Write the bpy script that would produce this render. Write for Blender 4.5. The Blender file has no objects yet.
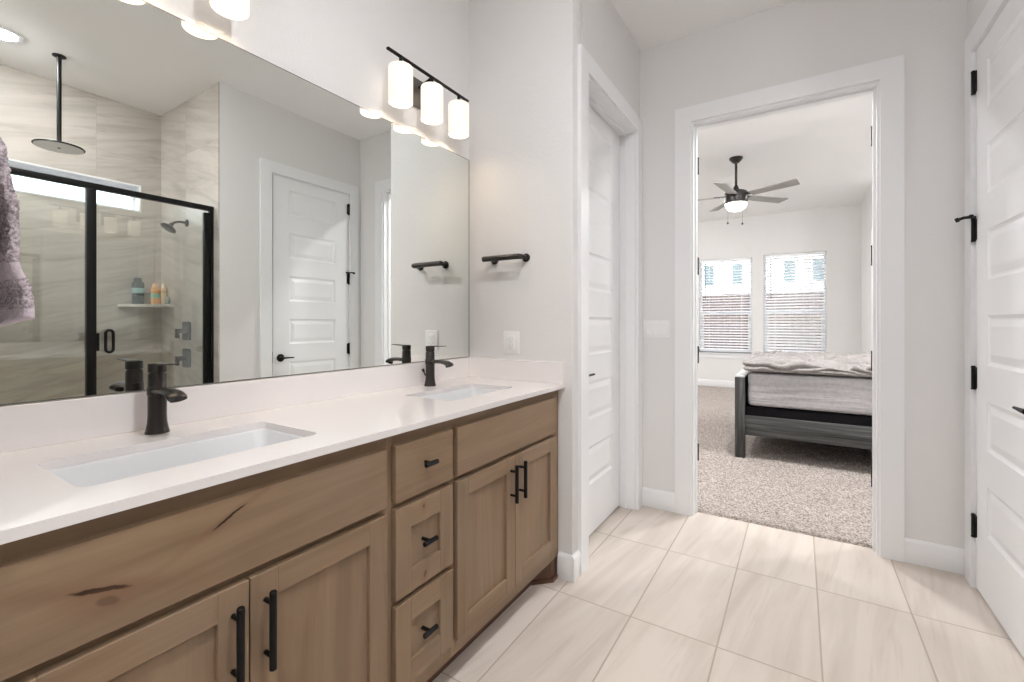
import bpy, bmesh, math, random
from mathutils import Vector, Matrix, noise

SC = bpy.context.scene
COL = SC.collection
R = math.radians

# ------------------------------------------------------------------ camera
F_PX, YAW, CAM_H, HORIZON = 455.0, 32.33, 1.19, 322.5
cam_data = bpy.data.cameras.new('camera')
cam_data.sensor_fit = 'HORIZONTAL'
cam_data.sensor_width = 36.0
cam_data.lens = 36.0 * F_PX / 1024.0
cam_data.shift_y = -(341.0 - HORIZON) / 1024.0
cam_data.clip_start = 0.02
cam = bpy.data.objects.new('camera', cam_data)
COL.objects.link(cam)
cam.location = (0, 0, CAM_H)
cam.rotation_euler = (R(90), 0, R(YAW))
SC.camera = cam

# ------------------------------------------------------------------ sky, sun, exposure
world = bpy.data.worlds.new('sky')
SC.world = world
world.use_nodes = True
wn = world.node_tree
wn.nodes.clear()
sky = wn.nodes.new('ShaderNodeTexSky')
sky.sky_type = 'NISHITA'
sky.sun_disc = False
sky.sun_elevation = R(48)
sky.sun_rotation = R(200)
sky.air_density = 1.0
sky.dust_density = 6.0
bgn = wn.nodes.new('ShaderNodeBackground')
bgn.inputs['Strength'].default_value = 1.3
won = wn.nodes.new('ShaderNodeOutputWorld')
hs = wn.nodes.new('ShaderNodeHueSaturation')   # hazy, nearly white sky
hs.inputs['Saturation'].default_value = 0.5
wn.links.new(sky.outputs[0], hs.inputs['Color'])
wn.links.new(hs.outputs[0], bgn.inputs[0])
wn.links.new(bgn.outputs[0], won.inputs[0])

sun_data = bpy.data.lights.new('sun', 'SUN')
sun_data.energy = 1.2
sun_data.angle = R(3)
sun = bpy.data.objects.new('sun', sun_data)
COL.objects.link(sun)
sun.rotation_euler = (R(40), 0, R(-30))

SC.view_settings.view_transform = 'Standard'
SC.view_settings.look = 'None'
SC.view_settings.gamma = 1.0
SC.view_settings.use_curve_mapping = False
SC.view_settings.exposure = 0.0
cy = SC.cycles
cy.use_denoising = True
cy.denoiser = 'OPENIMAGEDENOISE'
cy.max_bounces = 14
cy.diffuse_bounces = 7
cy.glossy_bounces = 6
cy.transparent_max_bounces = 24
cy.sample_clamp_indirect = 8.0
cy.caustics_reflective = False
cy.caustics_refractive = False

# light levels (bedroom and two bathroom downlights are added, unseen fill)
DOWNLIGHT = 520.0
BED_FILL = 950.0
BULB = 75.0
SHADE = 0.95
FAN_GLOBE = 9.0
WARM = (1.0, 0.80, 0.58)
SOFT = (0.98, 0.985, 1.0)

# ------------------------------------------------------------------ dimensions
XL = -1.488          # vanity wall
XM = -1.482          # mirror face
YN, YA = 0.09, 1.92  # near and far end wall of the vanity alcove
XC = -0.885          # closet wall face
YB = 2.965           # wall with the bedroom doorway
YB2 = 3.085
XR = 0.667           # right wall
XS = 1.685           # shower back wall
YS0, YS1 = 0.0, 1.705
ZC = 2.97            # bathroom ceiling
YBED = 9.1
ZBED = 3.08

# ------------------------------------------------------------------ mesh helpers
class B:
    def __init__(s):
        s.bm = bmesh.new(); s.mi = 0
    def _tag(s, verts):
        fs = set()
        for v in verts:
            for f in v.link_faces: fs.add(f)
        for f in fs: f.material_index = s.mi
    def box(s, x0, x1, y0, y1, z0, z1, bev=0.0, seg=2):
        m = Matrix.Translation(((x0+x1)/2, (y0+y1)/2, (z0+z1)/2)) @ Matrix.Diagonal((abs(x1-x0), abs(y1-y0), abs(z1-z0), 1))
        r = bmesh.ops.create_cube(s.bm, size=1.0, matrix=m)
        vs = r['verts']
        s._tag(vs)
        if bev > 0:
            es = list({e for v in vs for e in v.link_edges})
            rr = bmesh.ops.bevel(s.bm, geom=es, offset=bev, segments=seg, affect='EDGES', profile=0.5)
            for f in rr['faces']: f.material_index = s.mi
        return s
    def obox(s, c, size, rot, bev=0.0):
        m = Matrix.Translation(c) @ rot.to_4x4() @ Matrix.Diagonal((size[0], size[1], size[2], 1))
        r = bmesh.ops.create_cube(s.bm, size=1.0, matrix=m)
        vs = r['verts']; s._tag(vs)
        if bev > 0:
            es = list({e for v in vs for e in v.link_edges})
            bmesh.ops.bevel(s.bm, geom=es, offset=bev, segments=2, affect='EDGES', profile=0.5)
        return s
    def tube(s, pts, r, seg=16, cap=True, flat=None):
        """sweep a circle along pts; r number or list; flat=(a,b) squashes the section"""
        pts = [Vector(p) for p in pts]
        n = len(pts)
        rs = r if isinstance(r, (list, tuple)) else [r]*n
        rings = []
        t0 = (pts[1]-pts[0]).normalized()
        up = Vector((0, 0, 1)) if abs(t0.z) < 0.9 else Vector((1, 0, 0))
        u = t0.cross(up).normalized()
        for i, p in enumerate(pts):
            if i == 0: t = (pts[1]-pts[0])
            elif i == n-1: t = (pts[-1]-pts[-2])
            else: t = (pts[i+1]-pts[i]).normalized() + (pts[i]-pts[i-1]).normalized()
            t.normalize()
            u = (u - t*u.dot(t)).normalized()
            w = t.cross(u).normalized()
            fa, fb = flat if flat else (1, 1)
            rings.append([s.bm.verts.new(p + (u*math.cos(2*math.pi*k/seg)*fa + w*math.sin(2*math.pi*k/seg)*fb)*rs[i]) for k in range(seg)])
        for i in range(n-1):
            for k in range(seg):
                f = s.bm.faces.new((rings[i][k], rings[i][(k+1) % seg], rings[i+1][(k+1) % seg], rings[i+1][k]))
                f.material_index = s.mi
        if cap:
            for rg in (rings[0], rings[-1]):
                f = s.bm.faces.new(rg); f.material_index = s.mi
        return s
    def cyl(s, p0, p1, r0, r1=None, seg=24):
        return s.tube([p0, p1], [r0, r0 if r1 is None else r1], seg)
    def lathe(s, prof, c, seg=32, axis='z', closed=False):
        """prof: list of (radius, height) along the axis from point c"""
        c = Vector(c)
        def P(r, h, a):
            ca, sa = math.cos(a)*r, math.sin(a)*r
            if axis == 'z': return c + Vector((ca, sa, h))
            if axis == 'x': return c + Vector((h, ca, sa))
            return c + Vector((ca, h, sa))
        rings = []
        for r, h in prof:
            if r < 1e-6: rings.append([s.bm.verts.new(P(0, h, 0))])
            else: rings.append([s.bm.verts.new(P(r, h, 2*math.pi*k/seg)) for k in range(seg)])
        pairs = list(zip(rings[:-1], rings[1:]))
        if closed: pairs.append((rings[-1], rings[0]))
        for a, b in pairs:
            for k in range(seg):
                k2 = (k+1) % seg
                if len(a) == 1 and len(b) == 1: continue
                if len(a) == 1: f = s.bm.faces.new((a[0], b[k], b[k2]))
                elif len(b) == 1: f = s.bm.faces.new((a[k], a[k2], b[0]))
                else: f = s.bm.faces.new((a[k], a[k2], b[k2], b[k]))
                f.material_index = s.mi
        if not closed:
            for rg in (rings[0], rings[-1]):
                if len(rg) > 2:
                    f = s.bm.faces.new(rg); f.material_index = s.mi
        return s
    def prism(s, poly, d0, d1, axis='z'):
        """extrude a 2D polygon; axis z: (x,y), axis x: (y,z), axis y: (x,z)"""
        def P(a, b, d):
            return (a, b, d) if axis == 'z' else ((d, a, b) if axis == 'x' else (a, d, b))
        A = [s.bm.verts.new(P(a, b, d0)) for a, b in poly]
        C = [s.bm.verts.new(P(a, b, d1)) for a, b in poly]
        n = len(poly)
        fs = [s.bm.faces.new(A), s.bm.faces.new(C)]
        for k in range(n): fs.append(s.bm.faces.new((A[k], A[(k+1) % n], C[(k+1) % n], C[k])))
        for f in fs: f.material_index = s.mi
        return s
    def holed(s, outer, holes, z0, z1):
        """horizontal slab with holes"""
        bm2 = bmesh.new()
        es = []
        for loop in [outer] + holes:
            vs = [bm2.verts.new((a, b, z1)) for a, b in loop]
            for k in range(len(vs)): es.append(bm2.edges.new((vs[k], vs[(k+1) % len(vs)])))
        r = bmesh.ops.triangle_fill(bm2, use_beauty=True, edges=es)
        fs = [g for g in r['geom'] if isinstance(g, bmesh.types.BMFace)]
        for f in fs:
            c = f.calc_center_median()
            for h in holes:
                if inside(c.x, c.y, h):
                    bm2.faces.remove(f); break
        rr = bmesh.ops.extrude_face_region(bm2, geom=list(bm2.faces))
        for g in rr['geom']:
            if isinstance(g, bmesh.types.BMVert): g.co.z = z0
        me = bpy.data.meshes.new('tmp'); bm2.to_mesh(me); bm2.free()
        s.bm.from_mesh(me); bpy.data.meshes.remove(me)
        return s
    def grid(s, fn, nu, nv, close_u=False):
        V = [[s.bm.verts.new(fn(i/nu, j/nv)) for j in range(nv+1)] for i in range(nu + (0 if close_u else 1))]
        m = len(V)
        for i in range(m if close_u else m-1):
            for j in range(nv):
                a, b = V[i], V[(i+1) % m]
                f = s.bm.faces.new((a[j], b[j], b[j+1], a[j+1])); f.material_index = s.mi
        return V

def inside(x, y, poly):
    r = False; n = len(poly)
    for i in range(n):
        x1, y1 = poly[i]; x2, y2 = poly[(i+1) % n]
        if (y1 > y) != (y2 > y) and x < (x2-x1)*(y-y1)/(y2-y1)+x1: r = not r
    return r

def rrect(x0, x1, y0, y1, r, n=6):
    out = []
    for cx, cyy, a0 in ((x1-r, y1-r, 0), (x0+r, y1-r, 90), (x0+r, y0+r, 180), (x1-r, y0+r, 270)):
        for k in range(n+1):
            a = R(a0 + 90*k/n); out.append((cx + r*math.cos(a), cyy + r*math.sin(a)))
    return out

def wpos(o):
    p = Vector((0, 0, 0))
    while o is not None:
        p += o.location; o = o.parent
    return p

def obj(name, b, mats, parent=None, smooth=35, recalc=True):
    """link the builder's mesh (world coordinates) as one object"""
    bm = b.bm
    if recalc: bmesh.ops.recalc_face_normals(bm, faces=bm.faces[:])
    if parent is not None:
        bmesh.ops.translate(bm, verts=bm.verts[:], vec=-wpos(parent))
        org = None
    else:
        # put the origin at the base of the thing
        xs = [v.co.x for v in bm.verts]; ys = [v.co.y for v in bm.verts]; zs = [v.co.z for v in bm.verts]
        org = Vector(((min(xs)+max(xs))/2, (min(ys)+max(ys))/2, min(zs)))
        bmesh.ops.translate(bm, verts=bm.verts[:], vec=-org)
    me = bpy.data.meshes.new(name)
    bm.to_mesh(me); bm.free()
    if not isinstance(mats, (list, tuple)): mats = [mats]
    for m in mats: me.materials.append(m)
    if smooth:
        me.shade_smooth(); me.set_sharp_from_angle(angle=R(smooth))
    o = bpy.data.objects.new(name, me)
    COL.objects.link(o)
    if parent is not None: o.parent = parent
    else: o.location = org
    return o

def tag(o, label, cat, group=None, kind=None):
    o['label'] = label
    if cat: o['category'] = cat
    if group: o['group'] = group
    if kind: o['kind'] = kind
    return o

def thing(name, loc, label, cat, group=None, kind=None):
    o = bpy.data.objects.new(name, None)
    COL.objects.link(o)
    o.location = loc
    o.empty_display_size = 0.05
    return tag(o, label, cat, group, kind)

def dup(root, loc, label):
    r = root.copy(); COL.objects.link(r); r.location = loc; r['label'] = label
    for ch in list(root.children):
        c = ch.copy(); COL.objects.link(c); c.parent = r
        for g in list(ch.children):
            d = g.copy(); COL.objects.link(d); d.parent = c
    return r

def struct(name, b, mats, label, cat, smooth=35):
    return tag(obj(name, b, mats, None, smooth), label, cat, None, 'structure')

# ------------------------------------------------------------------ material helpers
def lin(c):
    if isinstance(c, str):
        c = [int(c[i:i+2], 16)/255 for i in (1, 3, 5)]
        c = [x/12.92 if x <= 0.04045 else ((x+0.055)/1.055)**2.4 for x in c]
    return (c[0], c[1], c[2], 1.0)

class M:
    def __init__(s, name):
        s.m = bpy.data.materials.new(name); s.m.use_nodes = True
        s.t = s.m.node_tree; s.t.nodes.clear()
        s.out = s.t.nodes.new('ShaderNodeOutputMaterial')
    def n(s, typ, props=None, **ins):
        nd = s.t.nodes.new('ShaderNode' + typ)
        for k, v in (props or {}).items(): setattr(nd, k, v)
        for k, v in ins.items(): s.set(nd, k, v)
        return nd
    def set(s, nd, k, v):
        key = int(k[1:]) if k[0] == '_' and k[1:].isdigit() else k.replace('_', ' ')
        sock = nd.inputs[key]
        if isinstance(v, bpy.types.NodeSocket): s.t.links.new(v, sock)
        elif isinstance(v, bpy.types.Node): s.t.links.new(v.outputs[0], sock)
        else: sock.default_value = v
    def math(s, op, a, b=None, c=None, clamp=False):
        nd = s.n('Math', {'operation': op, 'use_clamp': clamp}, _0=a)
        if b is not None: s.set(nd, '_1', b)
        if c is not None: s.set(nd, '_2', c)
        return nd.outputs[0]
    def mix(s, f, a, b, blend='MIX'):
        nd = s.n('Mix', {'data_type': 'RGBA', 'blend_type': blend})
        s.set(nd, '_0', f); s.set(nd, '_6', a); s.set(nd, '_7', b)
        return nd.outputs[2]
    def ramp(s, f, stops):
        nd = s.n('ValToRGB', None, Fac=f)
        cr = nd.color_ramp
        while len(cr.elements) < len(stops): cr.elements.new(0.5)
        for e, (p, c) in zip(cr.elements, stops): e.position = p; e.color = c
        return nd.outputs[0]
    def val(s, f, p0, p1, v0=0.0, v1=1.0):
        nd = s.n('MapRange', {'clamp': True})
        for k, v in zip(range(5), (f, p0, p1, v0, v1)): s.set(nd, '_%d' % k, v)
        return nd.outputs[0]
    def obj(s): return s.n('TexCoord').outputs['Object']
    def scaled(s, vec, sc, loc=(0, 0, 0), rot=(0, 0, 0)):
        nd = s.n('Mapping', None, Vector=vec)
        nd.inputs['Scale'].default_value = sc; nd.inputs['Location'].default_value = loc; nd.inputs['Rotation'].default_value = rot
        return nd.outputs[0]
    def noise(s, vec, scale, detail=4, rough=0.5, dist=0.0):
        return s.n('TexNoise', None, Vector=vec, Scale=scale, Detail=detail, Roughness=rough, Distortion=dist).outputs[0]
    def bump(s, h, strength=0.3, dist=0.01):
        return s.n('Bump', None, Height=h, Strength=strength, Distance=dist).outputs[0]
    def pbr(s, base, rough=0.5, metal=0.0, normal=None, spec=0.5, **kw):
        nd = s.n('BsdfPrincipled')
        s.set(nd, 'Base Color', base); s.set(nd, 'Roughness', rough); s.set(nd, 'Metallic', metal)
        s.set(nd, 'Specular IOR Level', spec)
        if normal is not None: s.set(nd, 'Normal', normal)
        for k, v in kw.items(): s.set(nd, k, v)
        s.t.links.new(nd.outputs[0], s.out.inputs[0])
        return s.m
    def shader(s, nd):
        s.t.links.new(nd.outputs[0] if isinstance(nd, bpy.types.Node) else nd, s.out.inputs[0]); return s.m

def plain(name, c, rough=0.5, metal=0.0, spec=0.5, bump=None):
    m = M(name)
    nrm = None
    if bump:
        nrm = m.bump(m.noise(m.obj(), bump[0], 3), bump[1], bump[2])
    v = m.noise(m.obj(), 6.0, 3)
    base = m.mix(m.val(v, 0.3, 0.7, 0, 0.05), lin(c), tuple(x*0.85 for x in lin(c)[:3]) + (1,))
    return m.pbr(base, rough, metal, nrm, spec)

def emit(name, c, s):
    m = M(name)
    return m.shader(m.n('Emission', None, Color=(c[0], c[1], c[2], 1), Strength=s))

# ------------------------------------------------------------------ materials
def paint(name, c):
    m = M(name); o = m.obj()
    h = m.val(m.noise(o, 95.0, 3, 0.55), 0.42, 0.62)
    return m.pbr(lin(c), 0.62, 0, m.bump(h, 0.09, 0.004), 0.3)
WALL = paint('wall_paint', (0.745, 0.735, 0.73))
BEDWALL = paint('bedroom_paint', (0.78, 0.775, 0.76))
CEIL = paint('ceiling_paint', (0.90, 0.895, 0.89))
TRIM = plain('white_trim', (0.82, 0.825, 0.835), 0.32)
DOORW = plain('white_door', (0.82, 0.825, 0.835), 0.38)
BLACK = plain('matte_black_metal', (0.006, 0.0055, 0.0055), 0.42, 0.0, 0.22)
BRONZE = plain('oil_rubbed_bronze', (0.042, 0.037, 0.034), 0.30, 0.5, 0.4)
NICKEL = plain('aged_nickel', (0.16, 0.145, 0.13), 0.35, 0.7)
PORC = plain('porcelain', (0.70, 0.71, 0.725), 0.10)
PLASTIC = plain('white_plastic', (0.81, 0.81, 0.81), 0.3)
SLOT = plain('dark_slot', (0.42, 0.41, 0.40), 0.6)
CHROME = plain('chrome', (0.6, 0.6, 0.6), 0.12, 1.0)

def quartz():
    m = M('white_quartz'); o = m.obj()
    c = m.mix(m.val(m.noise(o, 160, 2), 0.62, 0.72, 0, 0.10), lin((0.80, 0.765, 0.755)), lin((0.66, 0.63, 0.61)))
    return m.pbr(c, 0.16, 0, None, 0.5)
QUARTZ = quartz()

def wood(name, axis, knots=()):
    """knotty alder; axis = grain direction; knots = (y, z, ry, rz, angle) in object space"""
    m = M(name)
    o = m.obj()
    rnd = m.n('ObjectInfo').outputs['Random']
    off = m.n('VectorMath', {'operation': 'SCALE'}, _0=(13.1, 7.7, 9.3)); m.set(off, 'Scale', rnd)
    ad = m.n('VectorMath', {'operation': 'ADD'}, _0=o, _1=off.outputs[0]).outputs[0]
    s1 = (3, 1.0, 11) if axis == 'y' else (3, 11, 1.0)
    s2 = (30, 4, 130) if axis == 'y' else (30, 130, 4)
    g = m.noise(m.scaled(ad, s1), 1.0, 5, 0.55, 1.3)
    fine = m.noise(m.scaled(ad, s2), 1.0, 3, 0.6)
    blotch = m.noise(ad, 3.2, 3, 0.5)
    c = m.ramp(g, [(0.28, lin('#79634b')), (0.50, lin('#8a725a')), (0.72, lin('#957d63'))])
    c = m.mix(m.val(blotch, 0.4, 0.7, 0, 0.45), c, lin('#8e7c6b'))
    c = m.mix(m.val(fine, 0.45, 0.75, 0, 0.15), c, lin('#6e5845'))
    # small pin knots
    vor = m.n('TexVoronoi', {'feature': 'F1'}, Vector=m.scaled(ad, (4, 3.2, 4.4)), Scale=1.0, Randomness=1.0)
    kd = vor.outputs['Distance']
    kk = m.val(kd, 0.03, 0.13, 1, 0)
    rsel = m.n('SeparateColor', None, Color=vor.outputs['Color']).outputs[0]
    kk = m.math('MULTIPLY', kk, m.math('GREATER_THAN', rsel, 0.72))
    c = m.mix(m.math('MULTIPLY', kk, 0.75), c, lin('#4a3324'))
    hgt = fine
    if knots:
        sx = m.n('SeparateXYZ', None, Vector=o)
        dn = m.math('MULTIPLY', m.math('SUBTRACT', m.noise(o, 26, 3), 0.5), 0.016)
        for (ky, kz, ry, rz, ang, dark) in knots:
            dy = m.math('SUBTRACT', sx.outputs[1], ky); dz = m.math('ADD', m.math('SUBTRACT', sx.outputs[2], kz), dn)
            ca, sa = math.cos(ang), math.sin(ang)
            a = m.math('ADD', m.math('MULTIPLY', dy, ca/ry), m.math('MULTIPLY', dz, sa/ry))
            b = m.math('ADD', m.math('MULTIPLY', dy, -sa/rz), m.math('MULTIPLY', dz, ca/rz))
            d = m.math('SQRT', m.math('ADD', m.math('MULTIPLY', a, a), m.math('MULTIPLY', b, b)))
            halo = m.val(d, 0.8, 5.0, 0.45, 0)
            c = m.mix(halo, c, lin('#7a5740'))
            core = m.val(d, 0.75, 1.15, dark, 0)
            c = m.mix(core, c, lin('#1a0f09'))
    rough = m.val(fine, 0, 1, 0.42, 0.58)
    return m.pbr(c, rough, 0, m.bump(hgt, 0.08, 0.002), 0.35)
WOOD_H = wood('alder_horizontal', 'y')
WOOD_V = wood('alder_vertical', 'z')
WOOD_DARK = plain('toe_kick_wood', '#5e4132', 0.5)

def tile(name, ax, grid, base, streak, grout, gw, offset=0.0, vein=(1.2, 7.0), vrot=0.35, rough=0.35, dark=0.55):
    """ax: index pair of in-plane axes; grid: (u0,du,v0,dv) in WORLD metres; veins run along v (second axis)"""
    m = M(name)
    g = m.n('NewGeometry').outputs['Position']
    sx = m.n('SeparateXYZ', None, Vector=g)
    U, V = sx.outputs[ax[0]], sx.outputs[ax[1]]
    u0, du, v0, dv = grid
    v = m.math('DIVIDE', m.math('SUBTRACT', V, v0), dv)
    row = m.math('FLOOR', v)
    u = m.math('DIVIDE', m.math('SUBTRACT', U, u0), du)
    if offset: u = m.math('ADD', u, m.math('MULTIPLY', m.math('MODULO', m.math('ABSOLUTE', row), 2.0), offset))
    cu = m.math('FLOOR', u)
    fu, fv = m.math('FRACT', u), m.math('FRACT', v)
    eu = m.math('MULTIPLY', m.math('MINIMUM', fu, m.math('SUBTRACT', 1.0, fu)), du)
    ev = m.math('MULTIPLY', m.math('MINIMUM', fv, m.math('SUBTRACT', 1.0, fv)), dv)
    e = m.math('MINIMUM', eu, ev)
    gm = m.val(e, gw*0.5, gw*0.5 + 0.0015, 1, 0)
    wnz = m.n('TexWhiteNoise', {'noise_dimensions': '2D'}, Vector=m.n('CombineXYZ', None, X=cu, Y=row).outputs[0])
    ro = wnz.outputs['Value']
    vec = m.n('CombineXYZ', None, X=m.math('ADD', U, m.math('MULTIPLY', ro, 17.0)), Y=m.math('ADD', V, m.math('MULTIPLY', ro, 31.0)), Z=ro).outputs[0]
    sv = m.scaled(m.scaled(vec, (1, 1, 1), rot=(0, 0, vrot)), (vein[1], vein[0], 1.0))
    a = m.noise(sv, 1.0, 5, 0.6, 0.8)
    b = m.noise(m.scaled(sv, (2.6, 1.6, 1), loc=(4, 2, 0)), 1.0, 4, 0.6, 0.6)
    c = m.mix(m.val(a, 0.42, 0.72, 0, dark), lin(base), lin(streak))
    c = m.mix(m.val(b, 0.56, 0.75, 0, dark*0.8), c, lin(streak))
    c = m.mix(m.val(ro, 0, 1, 0, 0.10), c, lin(streak))
    c = m.mix(gm, c, lin(grout))
    r = m.mix(gm, (rough,)*3 + (1,), (0.85, 0.85, 0.85, 1))
    nrm = m.bump(m.math('SUBTRACT', 1.0, gm), 0.5, 0.0015)
    return m.pbr(c, r, 0, nrm, 0.5)
FLOORT = tile('floor_tile', (0, 1), (-0.258, 0.322, 1.812, 0.632), '#d3c9bf', '#a39485', '#b0a396', 0.0045, 0.0, (0.9, 9.0), 0.14, 0.33, 0.42)
STILE_B = tile('shower_tile_back', (1, 2), (0.047, 1.221, 1.326, 0.611), '#bdb6ae', '#8b8178', '#aea69c', 0.0022, 0.0, (11.0, 1.3), -0.28, 0.28, 0.6)
STILE_S = tile('shower_tile_side', (0, 2), (0.002, 1.221, 1.326, 0.611), '#bdb6ae', '#8b8178', '#aea69c', 0.0022, 0.0, (11.0, 1.3), -0.28, 0.28, 0.6)

def carpet():
    m = M('beige_carpet'); o = m.obj()
    a = m.noise(o, 90, 3, 0.7)
    b = m.noise(o, 7, 3)
    c = m.ramp(a, [(0.36, lin('#81766e')), (0.5, lin('#b9aea6')), (0.64, lin('#dcd4cd'))])
    c = m.mix(m.val(b, 0.35, 0.7, 0, 0.25), c, lin('#a59a90'))
    return m.pbr(c, 0.95, 0, m.bump(a, 0.9, 0.02), 0.1)
CARPET = carpet()

def glass(name, tint=(0.93, 0.96, 0.94), f0=0.045):
    m = M(name)
    g = m.n('NewGeometry')
    d = m.n('VectorMath', {'operation': 'DOT_PRODUCT'}, _0=g.outputs['Incoming'], _1=g.outputs['Normal']).outputs['Value']
    x = m.math('SUBTRACT', 1.0, m.math('ABSOLUTE', d), clamp=True)
    f = m.math('ADD', f0, m.math('MULTIPLY', m.math('POWER', x, 5.0), 1-f0))
    tr = m.n('BsdfTransparent', None, Color=(*tint, 1))
    gl = m.n('BsdfGlossy', None, Color=(1, 1, 1, 1), Roughness=0.0)
    mx = m.n('MixShader', None, _0=f, _1=tr.outputs[0], _2=gl.outputs[0])
    return m.shader(mx)
GLASS = glass('window_glass', (0.97, 0.98, 0.98))
SGLASS = glass('shower_glass', (0.96, 0.975, 0.955), 0.08)

def mirror():
    m = M('mirror_silver')
    return m.shader(m.n('BsdfGlossy', None, Color=(0.93, 0.96, 0.935, 1), Roughness=0.0))
MIRROR = mirror()

def shade_glass():
    m = M('opal_glass')
    tl = m.n('BsdfTranslucent', None, Color=(0.035, 0.034, 0.032, 1))
    df = m.n('BsdfDiffuse', None, Color=(0.60, 0.57, 0.53, 1))
    a = m.n('MixShader', None, _0=0.5, _1=tl.outputs[0], _2=df.outputs[0])
    em = m.n('Emission', None, Color=(1.0, 0.89, 0.77, 1), Strength=SHADE)
    ad = m.n('AddShader', None, _0=a.outputs[0], _1=em.outputs[0])
    return m.shader(ad)
OPAL = shade_glass()
BULBM = emit('bulb', WARM, BULB)
LENS = emit('downlight_lens', SOFT, DOWNLIGHT)
BLENS = emit('bedroom_fill_lens', SOFT, BED_FILL)
GLOBE = emit('fan_globe', (1.0, 0.93, 0.84), FAN_GLOBE)

def fabric(name, c1, c2, sc, wr=None):
    m = M(name); o = m.obj()
    w = m.noise(o, sc, 3, 0.6)
    c = m.mix(m.val(w, 0.35, 0.65), lin(c1), lin(c2))
    h = w
    if wr: h = m.noise(m.scaled(o, wr), 1.0, 4, 0.55, 0.8)
    return m.pbr(c, 0.9, 0, m.bump(h, 0.5, 0.02 if wr else 0.003), 0.15)
TERRY = fabric('terry_cloth', '#7f737a', '#d3c9cf', 210)
TERRY_FLAT = fabric('towel_band', '#c0b3bc', '#d4cad1', 120)
DUVET = fabric('duvet_cotton', '#8b8684', '#a09b98', 60)
SHEET = fabric('fitted_sheet', '#a3a0a1', '#afacad', 40, (1.0, 2.0, 26.0))
BLACKFAB = fabric('black_fabric', '#141315', '#1c1a1d', 80)

def greywood(name, axis):
    m = M(name); o = m.obj()
    s = {'x': (1.5, 30, 45), 'z': (45, 45, 1.8), 'y': (45, 1.5, 45)}[axis]
    a = m.noise(m.scaled(o, s), 1.0, 5, 0.65, 0.5)
    c = m.ramp(a, [(0.3, lin('#252524')), (0.5, lin('#434342')), (0.72, lin('#6a6967'))])
    return m.pbr(c, 0.55, 0, m.bump(a, 0.25, 0.003), 0.3)
GREY_X, GREY_Z, GREY_Y = greywood('grey_oak_rail', 'x'), greywood('grey_oak_post', 'z'), greywood('grey_oak_panel', 'y')
BLADE = plain('fan_blade', (0.30, 0.29, 0.275), 0.45)
BLIND = plain('white_blind', (0.90, 0.905, 0.92), 0.45)
VINYL = plain('white_vinyl', (0.88, 0.90, 0.93), 0.35)
CORD = plain('grey_cord', (0.16, 0.20, 0.26), 0.7)

def siding():
    m = M('neighbour_siding'); g = m.n('NewGeometry').outputs['Position']
    z = m.n('SeparateXYZ', None, Vector=g).outputs[2]
    f = m.math('FRACT', m.math('DIVIDE', z, 0.2))
    c = m.mix(m.val(f, 0.0, 0.12, 1, 0), lin((0.46, 0.48, 0.53)), lin((0.30, 0.32, 0.36)))
    return m.pbr(c, 0.6, 0, m.bump(f, 0.4, 0.02), 0.2)
SIDING = siding()
NWIN = plain('neighbour_window_glass', (0.03, 0.06, 0.075), 0.3)
NBLIND = plain('neighbour_blind', (0.28, 0.36, 0.40), 0.5)
FENCE = fabric('cedar_fence', '#342b28', '#453a36', 6, (20, 20, 1))
GROUND = fabric('yard_ground', '#8d8a70', '#a3a07f', 8)
ROOF = fabric('roof_shingle', '#6b6763', '#807b75', 14)

# ================================================================== STRUCTURE
b = B(); b.box(XL-0.15, XS+0.15, -2.15, 3.045, -0.08, 0)
struct('floor', b, FLOORT, 'beige stone-look rectangular tile floor of the bathroom', 'floor')

random.seed(3)
b = B()
def cf(u, v):
    x = -1.6 + 2.5*u; y = 3.035 + 3.2*v
    p = Vector((x*60, y*60, 0))
    z = 0.012 + 0.010*noise.noise(p) + 0.006*random.random()
    if v == 0: z = -0.005; y += 0.006*noise.noise(Vector((x*80, 0, 3)))
    return (x, y, z)
b.grid(cf, 250, 300)
b.box(-3.7, -1.6, 3.045, YBED+0.1, -0.08, 0.012)
b.box(0.9, 1.95, 3.045, YBED+0.1, -0.08, 0.012)
b.box(-1.6, 0.9, 6.235, YBED+0.1, -0.08, 0.012)
b.box(-1.6, 0.9, 3.047, 6.235, -0.08, -0.006)
struct('floor_bedroom', b, CARPET, 'speckled beige carpet of the bedroom beyond the doorway', 'carpet')

b = B(); b.box(XL-0.15, XS+0.15, -2.15, YB2-0.02, ZC, ZC+0.25)
struct('ceiling', b, CEIL, 'smooth off-white bathroom ceiling', 'ceiling')
b = B(); b.box(-3.75, 1.95, YB2-0.02, YBED+0.12, ZBED, ZBED+0.14)
struct('ceiling_bedroom', b, CEIL, 'white bedroom ceiling holding the fan', 'ceiling')

b = B(); b.box(XL-0.12, XL, YN-0.12, YA+0.12, 0, ZC)
struct('wall_vanity', b, WALL, 'off-white textured wall behind the long mirror', 'wall')
b = B(); b.box(XL-0.12, XC, YA, YA+0.115, 0, ZC, 0.006)
struct('wall_end', b, WALL, 'short white wall at the far end of the vanity carrying the towel bar', 'wall')
b = B(); b.box(XL-0.12, XC, YN-0.115, YN, 0, ZC, 0.006)
struct('wall_near', b, WALL, 'short white wall at the near end of the vanity', 'wall')
# closet wall with a door opening
D1A, D1B, DH = 2.062, 2.878, 2.415
b = B()
b.box(XC-0.115, XC, YA+0.115, D1A, 0, ZC); b.box(XC-0.115, XC, D1B, YB, 0, ZC); b.box(XC-0.115, XC, D1A, D1B, DH, ZC)
struct('wall_left', b, WALL, 'narrow white wall around the closet door', 'wall')
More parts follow.
